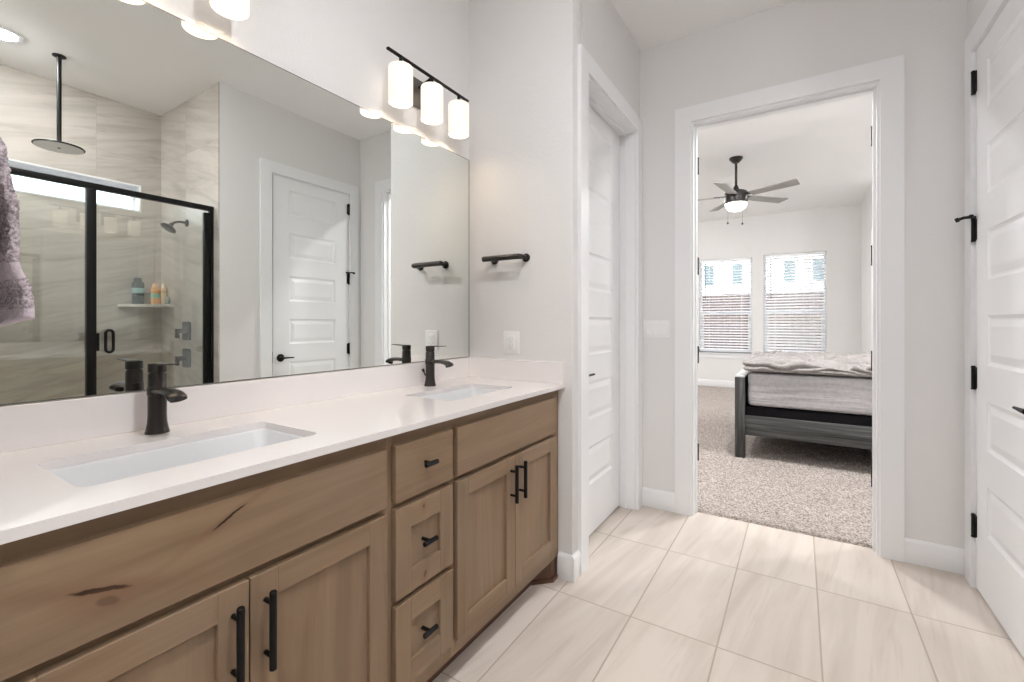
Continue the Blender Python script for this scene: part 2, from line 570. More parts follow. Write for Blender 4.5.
# closet shell
b = B(); b.box(-2.4, -2.3, YA+0.1, YB2, 0, ZC); b.box(-2.3, XL-0.12, YA+0.1, YA+0.2, 0, ZC)
struct('wall_closet', b, WALL, 'closet wall behind the closed white door', 'wall')
# doorway wall
WX0, WX1 = -0.575, 0.352
b = B()
b.box(-3.75, WX0, YB, YB2, 0, ZBED+0.1); b.box(WX1, 1.95, YB, YB2, 0, ZBED+0.1); b.box(WX0, WX1, YB, YB2, 2.43, ZBED+0.1)
struct('wall_far', b, WALL, 'off-white wall around the open bedroom doorway', 'wall')
# right wall with door opening
D2A, D2B = 2.068, 2.842
b = B()
b.box(XR, XR+0.115, 1.690, D2A, 0, ZC); b.box(XR, XR+0.115, D2B, YB, 0, ZC); b.box(XR, XR+0.115, D2A, D2B, DH, ZC)
b.box(XR, XR+0.115, -2.05, YS0-0.1, 0, ZC)
b.box(XR+0.9, XR+1.0, YS1+0.1, YB, 0, ZC)
struct('wall_right', b, WALL, 'white wall on the right holding the six-panel door', 'wall')
b = B(); b.box(-1.1, XR+0.115, -2.15, -2.05, 0, ZC)
b.box(-1.1, -0.985, -2.05, YN-0.115, 0, ZC)
struct('wall_back', b, WALL, 'plain bathroom wall behind the camera', 'wall')
# shower walls
SWY0, SWY1, SWZ0, SWZ1 = 0.32, 1.553, 2.108, 2.330
b = B()
b.box(XS, XS+0.14, YS0-0.1, SWY0, 0, ZC); b.box(XS, XS+0.14, SWY1, YS1+0.1, 0, ZC)
b.box(XS, XS+0.14, SWY0, SWY1, 0, SWZ0); b.box(XS, XS+0.14, SWY0, SWY1, SWZ1, ZC)
struct('wall_shower_back', b, STILE_B, 'veined beige tile wall at the back of the shower seen in the mirror', 'tiled wall')
b = B(); b.box(XR+0.116, XS, YS1-0.012, YS1+0.1, 0, ZC); b.box(XR+0.003, XR+0.116, YS1-0.023, 1.690, 0, ZC)
struct('wall_shower_side', b, STILE_S, 'veined beige tile side wall holding the shower valves', 'tiled wall')
b = B(); b.box(XR+0.002, XS, YS0-0.1, YS0, 0, ZC)
struct('wall_shower_near', b, STILE_S, 'veined beige tile wall at the near end of the shower', 'tiled wall')
b = B(); b.box(XR, XR+0.14, YS0, YS1-0.012, 0, 0.10, 0.004)
struct('trim_1', b, QUARTZ, 'white curb along the base of the shower glass', 'shower curb')

# bedroom shell
BXL, BXR = -3.6, 1.82
W1 = (-1.603, -0.72, 0.635, 2.355); W2 = (-0.541, 0.369, 0.635, 2.375)
b = B()
Y0, Y1 = YBED, YBED+0.15
b.box(BXL-0.15, W1[0], Y0, Y1, 0, ZBED); b.box(W1[1], W2[0], Y0, Y1, 0, ZBED); b.box(W2[1], BXR+0.13, Y0, Y1, 0, ZBED)
for w in (W1, W2):
    b.box(w[0], w[1], Y0, Y1, 0, w[2]); b.box(w[0], w[1], Y0, Y1, w[3], ZBED)
struct('wall_bedroom_far', b, BEDWALL, 'greyish white bedroom wall with the two blind-covered windows', 'wall')
b = B(); b.box(BXL-0.15, BXL, YB2, YBED, 0, ZBED)
struct('wall_bedroom_left', b, BEDWALL, 'bedroom wall left of the doorway', 'wall')
b = B(); b.box(BXR, BXR+0.13, YB2, 7.75, 0, ZBED); b.box(0.825, BXR+0.13, 7.75, YBED, 0, ZBED)
struct('wall_bedroom_right', b, BEDWALL, 'bedroom wall stepping forward right of the windows', 'wall')
b = B(); b.box(0.805, 0.826, 7.66, 7.76, 0, 2.42); b.box(0.826, 0.93, 7.725, 7.75, 0, 2.42)
struct('trim_2', b, TRIM, 'white casing at the right corner of the bedroom, cut off by the door frame', 'door casing')

# ------------------------------------------------------------------ casings, jambs and baseboards
def casing(name, label, wall_axis, face, a0, a1, top, depth, side, cw=0.092, ct=0.018, hinges=()):
    """door lining: casing boards on both faces plus jambs. wall_axis 'x' means the wall plane is x=face"""
    b = B()
    def bx(a, c, d0, d1, z0, z1, bev=0.0):
        if wall_axis == 'x': b.box(min(d0, d1), max(d0, d1), a, c, z0, z1, bev)
        else: b.box(a, c, min(d0, d1), max(d0, d1), z0, z1, bev)
    f0, f1 = face, face + side*ct
    g0, g1 = face - side*depth, face - side*(depth+ct)
    r = 0.008
    bv = 0.002
    for (p, q) in ((f0, f1), (g0, g1)):
        bx(a0-cw+r, a0+r, p, q, 0, top-r+cw); bx(a1-r, a1-r+cw, p, q, 0, top-r+cw); bx(a0+r, a1-r, p, q, top-r, top-r+cw)
        # thicker back band on the outer edge
    jt = 0.019
    bx(a0, a0+jt, f0, g0, 0, top); bx(a1-jt, a1, f0, g0, 0, top); bx(a0+jt, a1-jt, f0, g0, top-jt, top)
    return b
b = casing('trim_3', '', 'x', XC, D1A, D1B, DH, 0.115, 1)
# stop
b.box(XC-0.07, XC-0.058, D1A+0.019, D1A+0.03, 0, DH-0.019); b.box(XC-0.07, XC-0.058, D1B-0.03, D1B-0.019, 0, DH-0.019); b.box(XC-0.07, XC-0.058, D1A+0.03, D1B-0.03, DH-0.03, DH-0.019)
struct('trim_3', b, TRIM, 'white casing around the closet door left of the doorway', 'door casing')
b = casing('trim_4', '', 'y', YB, WX0, WX1, 2.433, 0.12, -1, 0.094)
b.box(WX0+0.019, WX0+0.030, YB+0.045, YB+0.08, 0, 2.414); b.box(WX1-0.030, WX1-0.019, YB+0.045, YB+0.08, 0, 2.414); b.box(WX0+0.03, WX1-0.03, YB+0.045, YB+0.08, 2.403, 2.414)
bed_casing = struct('trim_4', b, TRIM, 'wide white casing around the open bedroom doorway', 'door casing')
b = casing('trim_5', '', 'x', XR, D2A, D2B, DH, 0.115, -1)
struct('trim_5', b, TRIM, 'white casing around the six-panel door on the right', 'door casing')

def hinge(parent, x, y, z, axis, h=0.1, knuckle=1, leaf=None):
    b = B()
    b.cyl((x, y, z-h/2), (x, y, z+h/2), 0.0075, seg=14)
    for k in (-1, 1): b.lathe([(0.0, -0.004), (0.008, -0.004), (0.009, 0.0), (0.006, 0.006), (0, 0.007)], (x, y, z + k*h/2 - (0.002 if k > 0 else 0)), 14)
    if leaf: b.box(*leaf)
    return obj('hinge', b, BLACK, parent)
for z in (2.19, 1.55, 0.985, 0.365):
    for (x, s) in ((WX0+0.019, 1), (WX1-0.019, -1)):
        hinge(bed_casing, x + s*0.004, YB2+0.004, z, 'z', 0.10, leaf=(x-0.001, x+0.003, YB+0.085, YB2, z-0.05, z+0.05) if s > 0 else (x-0.003, x+0.001, YB+0.085, YB2, z-0.05, z+0.05))

def bb(b, x0, x1, y0, y1, nx, ny, h=0.118, t=0.014):
    """baseboard against the wall line, thickness grows along (nx, ny)"""
    if nx:
        xs = sorted((x0, x0+nx*t)); b.box(xs[0], xs[1], y0, y1, 0, h-0.012, 0.001)
        p = [(x0, h-0.012), (x0+nx*t, h-0.012), (x0+nx*t*0.45, h), (x0, h)]
        b.prism(p, y0, y1, 'y')
    else:
        ys = sorted((y0, y0+ny*t)); b.box(x0, x1, ys[0], ys[1], 0, h-0.012, 0.001)
        b.prism([(y0, h-0.012), (y0+ny*t, h-0.012), (y0+ny*t*0.45, h), (y0, h)], x0, x1, 'x')
b = B(); bb(b, -0.955, XC-0.0005, YA, YA, 0, -1); bb(b, XC, XC, YA-0.014, D1A-0.084, 1, 0)
struct('baseboard_left', b, TRIM, 'white baseboard wrapping the wall corner at the end of the vanity', 'baseboard')
b = B(); bb(b, XC, WX0-0.086, YB, YB, 0, -1)
struct('baseboard_far', b, TRIM, 'short white baseboard left of the bedroom doorway', 'baseboard')
b = B(); bb(b, WX1+0.086, XR, YB, YB, 0, -1); bb(b, XR, XR, D2B+0.084, YB-0.014, -1, 0)
struct('baseboard_right', b, TRIM, 'short white baseboard right of the bedroom doorway', 'baseboard')
b = B(); bb(b, XR, XR, 1.692, D2A-0.084, -1, 0)
struct('baseboard_shower', b, TRIM, 'white baseboard between the shower and the right door', 'baseboard')
b = B(); bb(b, BXL, 0.825, YBED, YBED, 0, -1, 0.13); bb(b, BXL, BXL, YB2, YBED-0.02, 1, 0, 0.13)
struct('baseboard_bedroom', b, TRIM, 'white baseboard under the bedroom windows', 'baseboard')

# ------------------------------------------------------------------ panelled doors
PANELS = [(0.29 + 0.36*k, 0.50 + 0.36*k) for k in range(6)]
def door_slab(b, axis_face, y0, y1, z0, z1, t, inward, stile=0.135):
    """door in a plane x = axis_face; the slab lies towards `inward` (+1/-1). Panels moulded into both faces."""
    def face(xf, d):
        P = lambda y, z, dep: b.bm.verts.new((xf + d*dep, y, z))
        ya, yb = y0+stile, y1-stile
        zs = [z0]
        for p in PANELS: zs += [p[0], p[1]]
        zs.append(z1)
        Q = lambda p: b.bm.faces.new([P(*c) for c in p])
        Q([(y0, z0, 0), (ya, z0, 0), (ya, z1, 0), (y0, z1, 0)]); Q([(yb, z0, 0), (y1, z0, 0), (y1, z1, 0), (yb, z1, 0)])
        for i in range(0, len(zs), 2): Q([(ya, zs[i], 0), (yb, zs[i], 0), (yb, zs[i+1], 0), (ya, zs[i+1], 0)])
        prof = [(0, 0), (0.004, 0.003), (0.014, 0.007), (0.020, 0.007), (0.044, 0.002), (0.048, 0.0015)]
        for (pa, pb) in PANELS:
            for (i0, d0), (i1, d1) in zip(prof[:-1], prof[1:]):
                A = [(ya+i0, pa+i0, d0), (yb-i0, pa+i0, d0), (yb-i0, pb-i0, d0), (ya+i0, pb-i0, d0)]
                C = [(ya+i1, pa+i1, d1), (yb-i1, pa+i1, d1), (yb-i1, pb-i1, d1), (ya+i1, pb-i1, d1)]
                for k in range(4): Q([A[k], A[(k+1) % 4], C[(k+1) % 4], C[k]])
            i, dd = prof[-1]
            Q([(ya+i, pa+i, dd), (yb-i, pa+i, dd), (yb-i, pb-i, dd), (ya+i, pb-i, dd)])
    face(axis_face, inward)
    face(axis_face + inward*t, -inward)
    x0, x1 = axis_face, axis_face + inward*t
    V = [b.bm.verts.new(c) for c in ((x0, y0, z0), (x1, y0, z0), (x1, y1, z0), (x0, y1, z0), (x0, y0, z1), (x1, y0, z1), (x1, y1, z1), (x0, y1, z1))]
    for q in ((0, 1, 5, 4), (2, 3, 7, 6), (0, 3, 2, 1), (4, 5, 6, 7)): b.bm.faces.new([V[k] for k in q])
    bmesh.ops.remove_doubles(b.bm, verts=b.bm.verts[:], dist=0.0002)

def lever(parent, x, y, z, nx, dirY, ln=0.118):
    b = B()
    b.lathe([(0.0, 0), (0.032, 0), (0.032, nx*0.006), (0.028, nx*0.010), (0.0, nx*0.010)], (x, y, z), 28, 'x')
    b.cyl((x+nx*0.008, y, z), (x+nx*0.044, y, z), 0.010, seg=16)
    b.tube([(x+nx*0.042, y-dirY*0.008, z), (x+nx*0.043, y+dirY*0.02, z), (x+nx*0.042, y+dirY*0.06, z), (x+nx*0.040, y+dirY*ln, z-0.001)], [0.009, 0.008, 0.0062, 0.0052], 14)
    return obj('lever_handle', b, BLACK, parent)

d = thing('door_1', (XC-0.10, D1A+0.02, 0.0), 'white six-panel closet door recessed left of the bedroom doorway', 'door', None, 'structure')
b = B(); door_slab(b, -0.984, D1A+0.021, D1B-0.022, 0.012, DH-0.022, 0.035, -1, 0.135)
obj('door_panel', b, DOORW, d, 0)
lever(d, -0.984, D1A+0.115, 0.91, 1, 1, 0.15)

d = thing('door_2', (XR, D2A+0.02, 0.0), 'white six-panel door with black hinges on the right wall', 'door', None, 'structure')
b = B(); door_slab(b, XR-0.004, D2A+0.021, D2B-0.022, 0.012, DH-0.022, 0.035, 1, 0.14)
obj('door_panel', b, DOORW, d, 0)
lever(d, XR-0.004, D2A+0.085, 0.898, -1, 1, 0.095)
b = B(); b.box(XR-0.003, XR+0.02, D2A+0.0185, D2A+0.0205, 0.86, 0.95); obj('latch_plate', b, BLACK, d)
HY = D2B-0.020
for i, z in enumerate((2.262, 1.604, 0.944, 0.284)):
    hg = hinge(d, XR-0.012, HY, z, 'z', 0.098, leaf=(XR-0.008, XR-0.0035, HY-0.017, HY+0.017, z-0.047, z+0.047))
    if i == 1:
        b = B()
        x, zz = XR-0.012, z+0.052
        b.cyl((x, HY, zz), (x, HY, zz+0.008), 0.011, seg=16)
        b.tube([(x, HY, zz+0.006), (x-0.028, HY+0.012, zz+0.008), (x-0.045, HY+0.018, zz+0.002)], 0.0065, 10)
        b.cyl((x-0.043, HY+0.017, zz+0.003), (x-0.055, HY+0.021, zz-0.001), 0.010, seg=14)
        b.tube([(x, HY, zz+0.006), (x-0.014, HY-0.03, zz+0.004)], 0.005, 10)
        b.cyl((x-0.012, HY-0.028, zz+0.004), (x-0.016, HY-0.038, zz+0.003), 0.009, seg=14)
        obj('hinge_stop', b, BLACK, hg)

# ================================================================== VANITY
FX, DX = -0.958, -0.938     # face frame and door front planes
CZ = 0.905                  # counter top height
FF_Z, DR_Z = (0.690, 0.849), (0.158, 0.672)
def shaker(b, y0, y1, z0, z1, fr=0.058, rail=None):
    rail = rail or fr
    xb, xf = FX+0.001, DX
    b.mi = 1
    b.box(xb, xf, y0, y0+fr, z0, z1, 0.0012, 1); b.box(xb, xf, y1-fr, y1, z0, z1, 0.0012, 1)
    b.mi = 0
    b.box(xb, xf-0.0002, y0+fr, y1-fr, z0, z0+rail, 0.0008, 1); b.box(xb, xf-0.0002, y0+fr, y1-fr, z1-rail, z1, 0.0008, 1)
    b.mi = 1
    b.box(xb, xf-0.011, y0+fr-0.002, y1-fr+0.002, z0+rail-0.002, z1-rail+0.002)
    b.mi = 0
def bar_pull(parent, y, z0, z1):
    b = B(); x = DX+0.028
    b.tube([(x, y, z0), (x, y, z0+0.002), (x, y, z1-0.002), (x, y, z1)], [0.0058, 0.0074, 0.0074, 0.0058], 16)
    for z in (z0+0.026, z1-0.026): b.cyl((DX-0.001, y, z), (x, y, z), 0.0048, seg=14)
    return obj('bar_pull', b, BLACK, parent)
def t_pull(parent, y, z):
    b = B(); x = DX+0.026
    b.tube([(x, y-0.026, z), (x, y-0.024, z), (x, y+0.024, z), (x, y+0.026, z)], [0.0058, 0.0074, 0.0074, 0.0058], 16)
    b.cyl((DX-0.001 - (0.0), y, z), (x, y, z), 0.0055, seg=14)
    return obj('knob', b, BLACK, parent)

def carcass(b, y0, y1, stiles, rails):
    """box body plus face frame; stiles: y ranges, rails: z ranges with y range"""
    b.mi = 1
    b.box(XL+0.002, FX-0.02, y0, y0+0.016, 0.10, 0.884); b.box(XL+0.002, FX-0.02, y1-0.016, y1, 0.10, 0.884)
    b.box(XL+0.002, FX-0.02, y0+0.016, y1-0.016, 0.10, 0.116); b.box(XL+0.002, XL+0.010, y0+0.016, y1-0.016, 0.116, 0.70)
    for a, c in stiles: b.box(FX-0.020, FX, a, c, 0.10, 0.886, 0.0008, 1)
    b.mi = 0
    for z0, z1, a, c in rails: b.box(FX-0.020, FX-0.0003, a, c, z0, z1)

C1, C2 = 0.866, 1.139
CRACKS = ()
# left sink base
cab = thing('vanity_cabinet', (-1.2, 0.48, 0), 'near knotty wood sink cabinet with two doors under the left sink', 'cabinet', 'knotty wood vanity units')
b = B(); carcass(b, YN+0.002, C1, [(YN+0.002, 0.150), (C1-0.030, C1)], [(0.832, 0.886, 0.15, C1-0.03), (0.655, 0.705, 0.15, C1-0.03), (0.10, 0.175, 0.15, C1-0.03)])
obj('face_frame', b, [WOOD_H, WOOD_V], cab)
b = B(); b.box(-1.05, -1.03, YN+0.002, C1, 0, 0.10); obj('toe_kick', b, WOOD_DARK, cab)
WOOD_FF = wood('alder_cracked_front', 'y', [(0.262-0.48, 0.766, 0.040, 0.0042, -0.33, 1.0), (0.455-0.48, 0.812, 0.034, 0.0024, 0.41, 0.95), (0.270-0.48, 0.743, 0.016, 0.007, -0.3, 0.30)])
b = B(); b.box(FX+0.001, DX, 0.132, 0.854, FF_Z[0], FF_Z[1], 0.0015, 1)
obj('false_front', b, WOOD_FF, cab)
for y0, y1, py in ((0.132, 0.4915, 0.461), (0.4945, 0.854, 0.525)):
    b = B(); shaker(b, y0, y1, *DR_Z); dd = obj('cabinet_door', b, [WOOD_H, WOOD_V], cab)
    bar_pull(dd, py, 0.480, 0.641)
# drawer base
cab = thing('vanity_cabinet', (-1.2, 1.0, 0), 'narrow knotty wood bank of three stacked drawers between the two sink cabinets', 'cabinet', 'knotty wood vanity units')
b = B(); carcass(b, C1, C2, [(C1, C1+0.03), (C2-0.03, C2)], [(0.832, 0.886, C1+0.03, C2-0.03), (0.655, 0.705, C1+0.03, C2-0.03), (0.385, 0.435, C1+0.03, C2-0.03), (0.10, 0.175, C1+0.03, C2-0.03)])
obj('face_frame', b, [WOOD_H, WOOD_V], cab)
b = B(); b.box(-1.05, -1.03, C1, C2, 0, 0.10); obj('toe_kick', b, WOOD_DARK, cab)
WOOD_DR = wood('alder_drawer', 'y', [(-0.004, 0.650, 0.004, 0.006, 0.0, 0.6), (0.002, 0.447, 0.004, 0.011, -0.3, 0.55), (0.110, 0.190, 0.006, 0.010, -0.5, 0.4)])
b = B(); b.box(FX+0.001, DX, 0.886, 1.130, FF_Z[0], FF_Z[1], 0.0015, 1); dd = obj('drawer', b, WOOD_H, cab); t_pull(dd, 1.002, 0.777)
for z0, z1, zk in ((0.420, 0.672, 0.548), (0.158, 0.402, 0.283)):
    b = B(); shaker(b, 0.886, 1.130, z0, z1, 0.060, 0.066)
    dd = obj('drawer', b, [WOOD_DR, WOOD_V], cab)
    b = B(); x = DX+0.022
    b.tube([(x, 0.974, zk), (x, 0.976, zk), (x, 1.028, zk), (x, 1.030, zk)], [0.0058, 0.0074, 0.0074, 0.0058], 16)
    b.cyl((DX-0.0115, 1.002, zk), (x, 1.002, zk), 0.0055, seg=14)
    obj('knob', b, BLACK, dd)
# right sink base
cab = thing('vanity_cabinet', (-1.2, 1.53, 0), 'far knotty wood sink cabinet with two doors beside the end wall', 'cabinet', 'knotty wood vanity units')
b = B(); carcass(b, C2, YA-0.002, [(C2, C2+0.03), (1.845, YA-0.002)], [(0.832, 0.886, C2+0.03, 1.845), (0.655, 0.705, C2+0.03, 1.845), (0.10, 0.175, C2+0.03, 1.845)])
obj('face_frame', b, [WOOD_H, WOOD_V], cab)
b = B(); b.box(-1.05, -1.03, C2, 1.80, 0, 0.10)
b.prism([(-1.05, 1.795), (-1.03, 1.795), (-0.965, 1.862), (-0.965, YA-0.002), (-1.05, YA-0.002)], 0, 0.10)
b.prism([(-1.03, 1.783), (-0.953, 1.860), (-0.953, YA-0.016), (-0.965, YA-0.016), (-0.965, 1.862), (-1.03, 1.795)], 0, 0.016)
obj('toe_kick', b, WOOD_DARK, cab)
b = B(); b.box(FX+0.001, DX, 1.153, 1.862, FF_Z[0], FF_Z[1], 0.0015, 1); obj('false_front', b, WOOD_H, cab)
for y0, y1, py in ((1.153, 1.5045, 1.474), (1.5075, 1.862, 1.538)):
    b = B(); shaker(b, y0, y1, *DR_Z); dd = obj('cabinet_door', b, [WOOD_H, WOOD_V], cab)
    bar_pull(dd, py, 0.502, 0.646)

# countertop with two sink cut-outs
S1 = (-1.306, -1.042, 0.262, 0.724); S2 = (-1.306, -1.066, 1.275, 1.705)
b = B()
CX0, CX1 = XL+0.0005, -0.922
b.holed([(CX0, YN), (CX1, YN), (CX1, YA-0.0005), (CX0, YA-0.0005)], [rrect(*S1, 0.022), rrect(*S2, 0.022)], 0.8865, CZ)
tag(obj('countertop', b, QUARTZ), 'long white quartz countertop with two rectangular sink cut-outs', 'countertop')
b = B(); b.box(XL+0.0005, XL+0.0175, YN, YA-0.0005, CZ, 1.006, 0.0015, 1)
tag(obj('backsplash', b, QUARTZ), 'long low white quartz backsplash under the mirror', 'backsplash')
b = B(); b.box(XL+0.018, CX1-0.004, YA-0.0205, YA-0.0005, CZ, 1.006, 0.0015, 1)
tag(obj('side_splash', b, QUARTZ), 'short white quartz splash against the far end wall', 'backsplash')

def sink(S, label):
    x0, x1, y0, y1 = S
    root = thing('sink', ((x0+x1)/2, (y0+y1)/2, 0.72), label, 'sink', 'white undermount sinks')
    b = B()
    loops = []
    for ins, z, r in ((-0.022, 0.886, 0.04), (0.0, 0.886, 0.030), (0.0035, 0.882, 0.030), (0.008, 0.80, 0.032), (0.018, 0.765, 0.036), (0.045, 0.752, 0.04), (0.10, 0.747, 0.03)):
        loops.append([(a, c, z) for a, c in rrect(x0+ins, x1-ins, y0+ins, y1-ins, r, 6)])
    for ins, z, r in ((0.10, 0.735, 0.03), (0.0, 0.742, 0.05), (-0.012, 0.80, 0.05), (-0.022, 0.876, 0.04)):
        loops.append([(a, c, z) for a, c in rrect(x0+ins, x1-ins, y0+ins, y1-ins, r, 6)])
    V = [[b.bm.verts.new(p) for p in L] for L in loops]
    n = len(V[0])
    for i in range(len(V)):
        if i == 6: continue
        A, C = V[i], V[(i+1) % len(V)]
        for k in range(n): b.bm.faces.new((A[k], A[(k+1) % n], C[(k+1) % n], C[k]))
    b.bm.faces.new(V[6]); b.bm.faces.new(V[7])
    obj('basin', b, PORC, root, 50)
    b = B(); cx, cyy = (x0+x1)/2-0.01, (y0+y1)/2
    b.lathe([(0, 0.004), (0.017, 0.004), (0.019, 0.0), (0.028, 0.0), (0.030, 0.003), (0.033, 0.002), (0.034, -0.0005), (0, -0.0005)], (cx, cyy, 0.7475), 28)
    obj('drain', b, BRONZE, root)
sink(S1, 'near white rectangular undermount sink below the closest faucet')
sink(S2, 'far white rectangular undermount sink beside the end wall')

def faucet(x, y, label):
    root = thing('faucet', (x, y, CZ), label, 'faucet', 'dark single-lever sink faucets')
    z = CZ
    b = B()
    b.lathe([(0, 0), (0.0265, 0), (0.0265, 0.003), (0.0245, 0.010), (0.0215, 0.026), (0.0203, 0.045), (0.0200, 0.151), (0.0185, 0.1535), (0.0, 0.1535)], (x, y, z), 36)
    obj('body', b, BRONZE, root)
    b = B()
    b.lathe([(0, 0.0), (0.0175, 0.0), (0.0175, 0.003), (0.0202, 0.004), (0.0205, 0.0235), (0.019, 0.026), (0, 0.026)], (x, y, z+0.1535), 36)
    b.prism([(x-0.004, z+0.1760), (x+0.030, z+0.1765), (x+0.086, z+0.176+0.0035), (x+0.087, z+0.176+0.0062), (x+0.028, z+0.176+0.0050), (x-0.004, z+0.176+0.0045)], y-0.0115, y+0.0115, 'y')
    obj('lever', b, BRONZE, root)
    b = B()
    b.tube([(x, y, z+0.109), (x+0.035, y, z+0.111), (x+0.070, y, z+0.1115), (x+0.096, y, z+0.108), (x+0.113, y, z+0.101), (x+0.118, y, z+0.097)], [0.017, 0.0165, 0.0175, 0.0195, 0.0205, 0.0190], 20, flat=(1.10, 0.50))
    b.lathe([(0.0198, -0.012), (0.0218, -0.010), (0.0218, 0.010), (0.0198, 0.012)], (x, y, z+0.109), 32)
    obj('spout', b, BRONZE, root)
    b = B()
    b.cyl((x+0.104, y, z+0.100), (x+0.107, y, z+0.089), 0.0115, seg=20)
    obj('aerator', b, BLACK, root)
    b = B()
    b.tube([(x-0.018, y, z+0.035), (x-0.032, y, z+0.050), (x-0.040, y, z+0.064)], 0.0032, 10)
    b.tube([(x-0.038, y, z+0.061), (x-0.045, y, z+0.073)], [0.0055, 0.0060], 12)
    obj('lift_rod', b, BRONZE, root)
    return root
f1 = faucet(-1.408, 0.505, 'nearer dark bronze single-lever faucet at the left sink')
dup(f1, (-1.408, 1.535, CZ), 'farther dark bronze single-lever faucet at the right sink')

# mirror
b = B(); b.box(XL+0.0003, XM, YN+0.004, YA-0.003, 1.0085, 2.050, 0.0012, 1)
mr = tag(obj('mirror', b, MIRROR, None, 0), 'wide frameless wall mirror above the vanity', 'mirror')
b = B(); e = 0.0032
my0, my1, mz0, mz1 = YN+0.004, YA-0.003, 1.0085, 2.050
b.box(XM-0.0012, XM+0.0006, my1-e, my1+0.0005, mz0, mz1); b.box(XM-0.0012, XM+0.0006, my0-0.0005, my0+e, mz0, mz1)
b.box(XM-0.0012, XM+0.0006, my0+e, my1-e, mz0-0.0005, mz0+0.0016); b.box(XM-0.0012, XM+0.0006, my0+e, my1-e, mz1-0.0016, mz1+0.0005)
ed = obj('polished_edge', b, plain('mirror_edge', (0.16, 0.155, 0.14), 0.25), mr, 0); ed['label'] = 'thin dark polished edge of the mirror'

# vanity lights
def vanity_light(yc, label):
    xb = -1.394
    root = thing('vanity_light', (XL, yc, 2.24), label, 'wall light', 'three-shade vanity lights')
    b = B(); b.box(XL, XL+0.018, yc-0.055, yc+0.055, 2.175, 2.300, 0.003); obj('backplate', b, NICKEL, root)
    b = B(); b.box(xb-0.007, xb+0.007, yc-0.262, yc+0.262, 2.284, 2.293, 0.002); obj('bar', b, BLACK, root)
    b = B()
    b.cyl((XL+0.014, yc, 2.262), (xb, yc, 2.287), 0.0065, seg=14); obj('arm', b, BLACK, root)
    for k in (-1, 0, 1):
        y = yc + k*0.189
        b = B(); b.cyl((xb, y, 2.287), (xb, y, 2.250), 0.007, seg=16); b.lathe([(0, 0), (0.030, 0), (0.034, 0.003), (0.026, 0.009), (0, 0.010)], (xb, y, 2.2455), 28)
        so = obj('socket_cap', b, BLACK, root)
        b = B()
        b.lathe([(0.020, 2.246), (0.044, 2.246), (0.0480, 2.2445), (0.0497, 2.240), (0.0497, 2.098), (0.0489, 2.096), (0.0465, 2.096), (0.0457, 2.098), (0.0457, 2.238), (0.042, 2.242), (0.020, 2.242)], (xb, y, 0), 40, closed=True)
        sh = obj('shade', b, OPAL, root, 50)
        b = B()
        b.lathe([(0, 2.2455), (0.012, 2.2455), (0.013, 2.195), (0.026, 2.165), (0.029, 2.142), (0.024, 2.120), (0.012, 2.111), (0, 2.1095)], (xb, y, 0), 24)
        obj('bulb', b, BULBM, so, 60)
    return root
v1 = vanity_light(1.532, 'three-shade black vanity light over the far sink, next to the end wall')
dup(v1, (XL, 0.487, 2.24), 'three-shade vanity light over the near sink, mostly above the photo edge')

# towel bars
def towel_bar(y_wall, s, label, z=1.507):
    xa, xb = -1.318, -1.140
    yb = y_wall + s*0.066
    root = thing('towel_bar', (-1.23, y_wall, z), label, 'towel bar', 'short black towel bars')
    b = B(); b.tube([(-1.347, yb, z), (-1.344, yb, z), (xb-0.012, yb, z), (xb+0.003, yb - s*0.004, z), (xb+0.008, yb - s*0.016, z), (xb+0.008, y_wall + s*0.006, z)], [0.011, 0.0138, 0.0138, 0.0138, 0.013, 0.012], 18)
    obj('bar', b, BRONZE, root)
    b = B(); b.tube([(xa, yb, z), (xa, y_wall+s*0.006, z)], 0.009, 14); obj('post', b, BRONZE, root)
    for x in (xa, xb+0.008):
        b = B(); b.lathe([(0, 0), (0.021, 0), (0.021, s*0.006), (0.018, s*0.010), (0, s*0.010)], (x, y_wall, z), 28, 'y'); obj('flange', b, BRONZE, root)
    return root
towel_bar(YA, -1, 'short black towel bar on the white end wall beside the mirror')
towel_bar(YN, 1, 'short black towel bar at the left edge holding the mauve towel', 1.475)

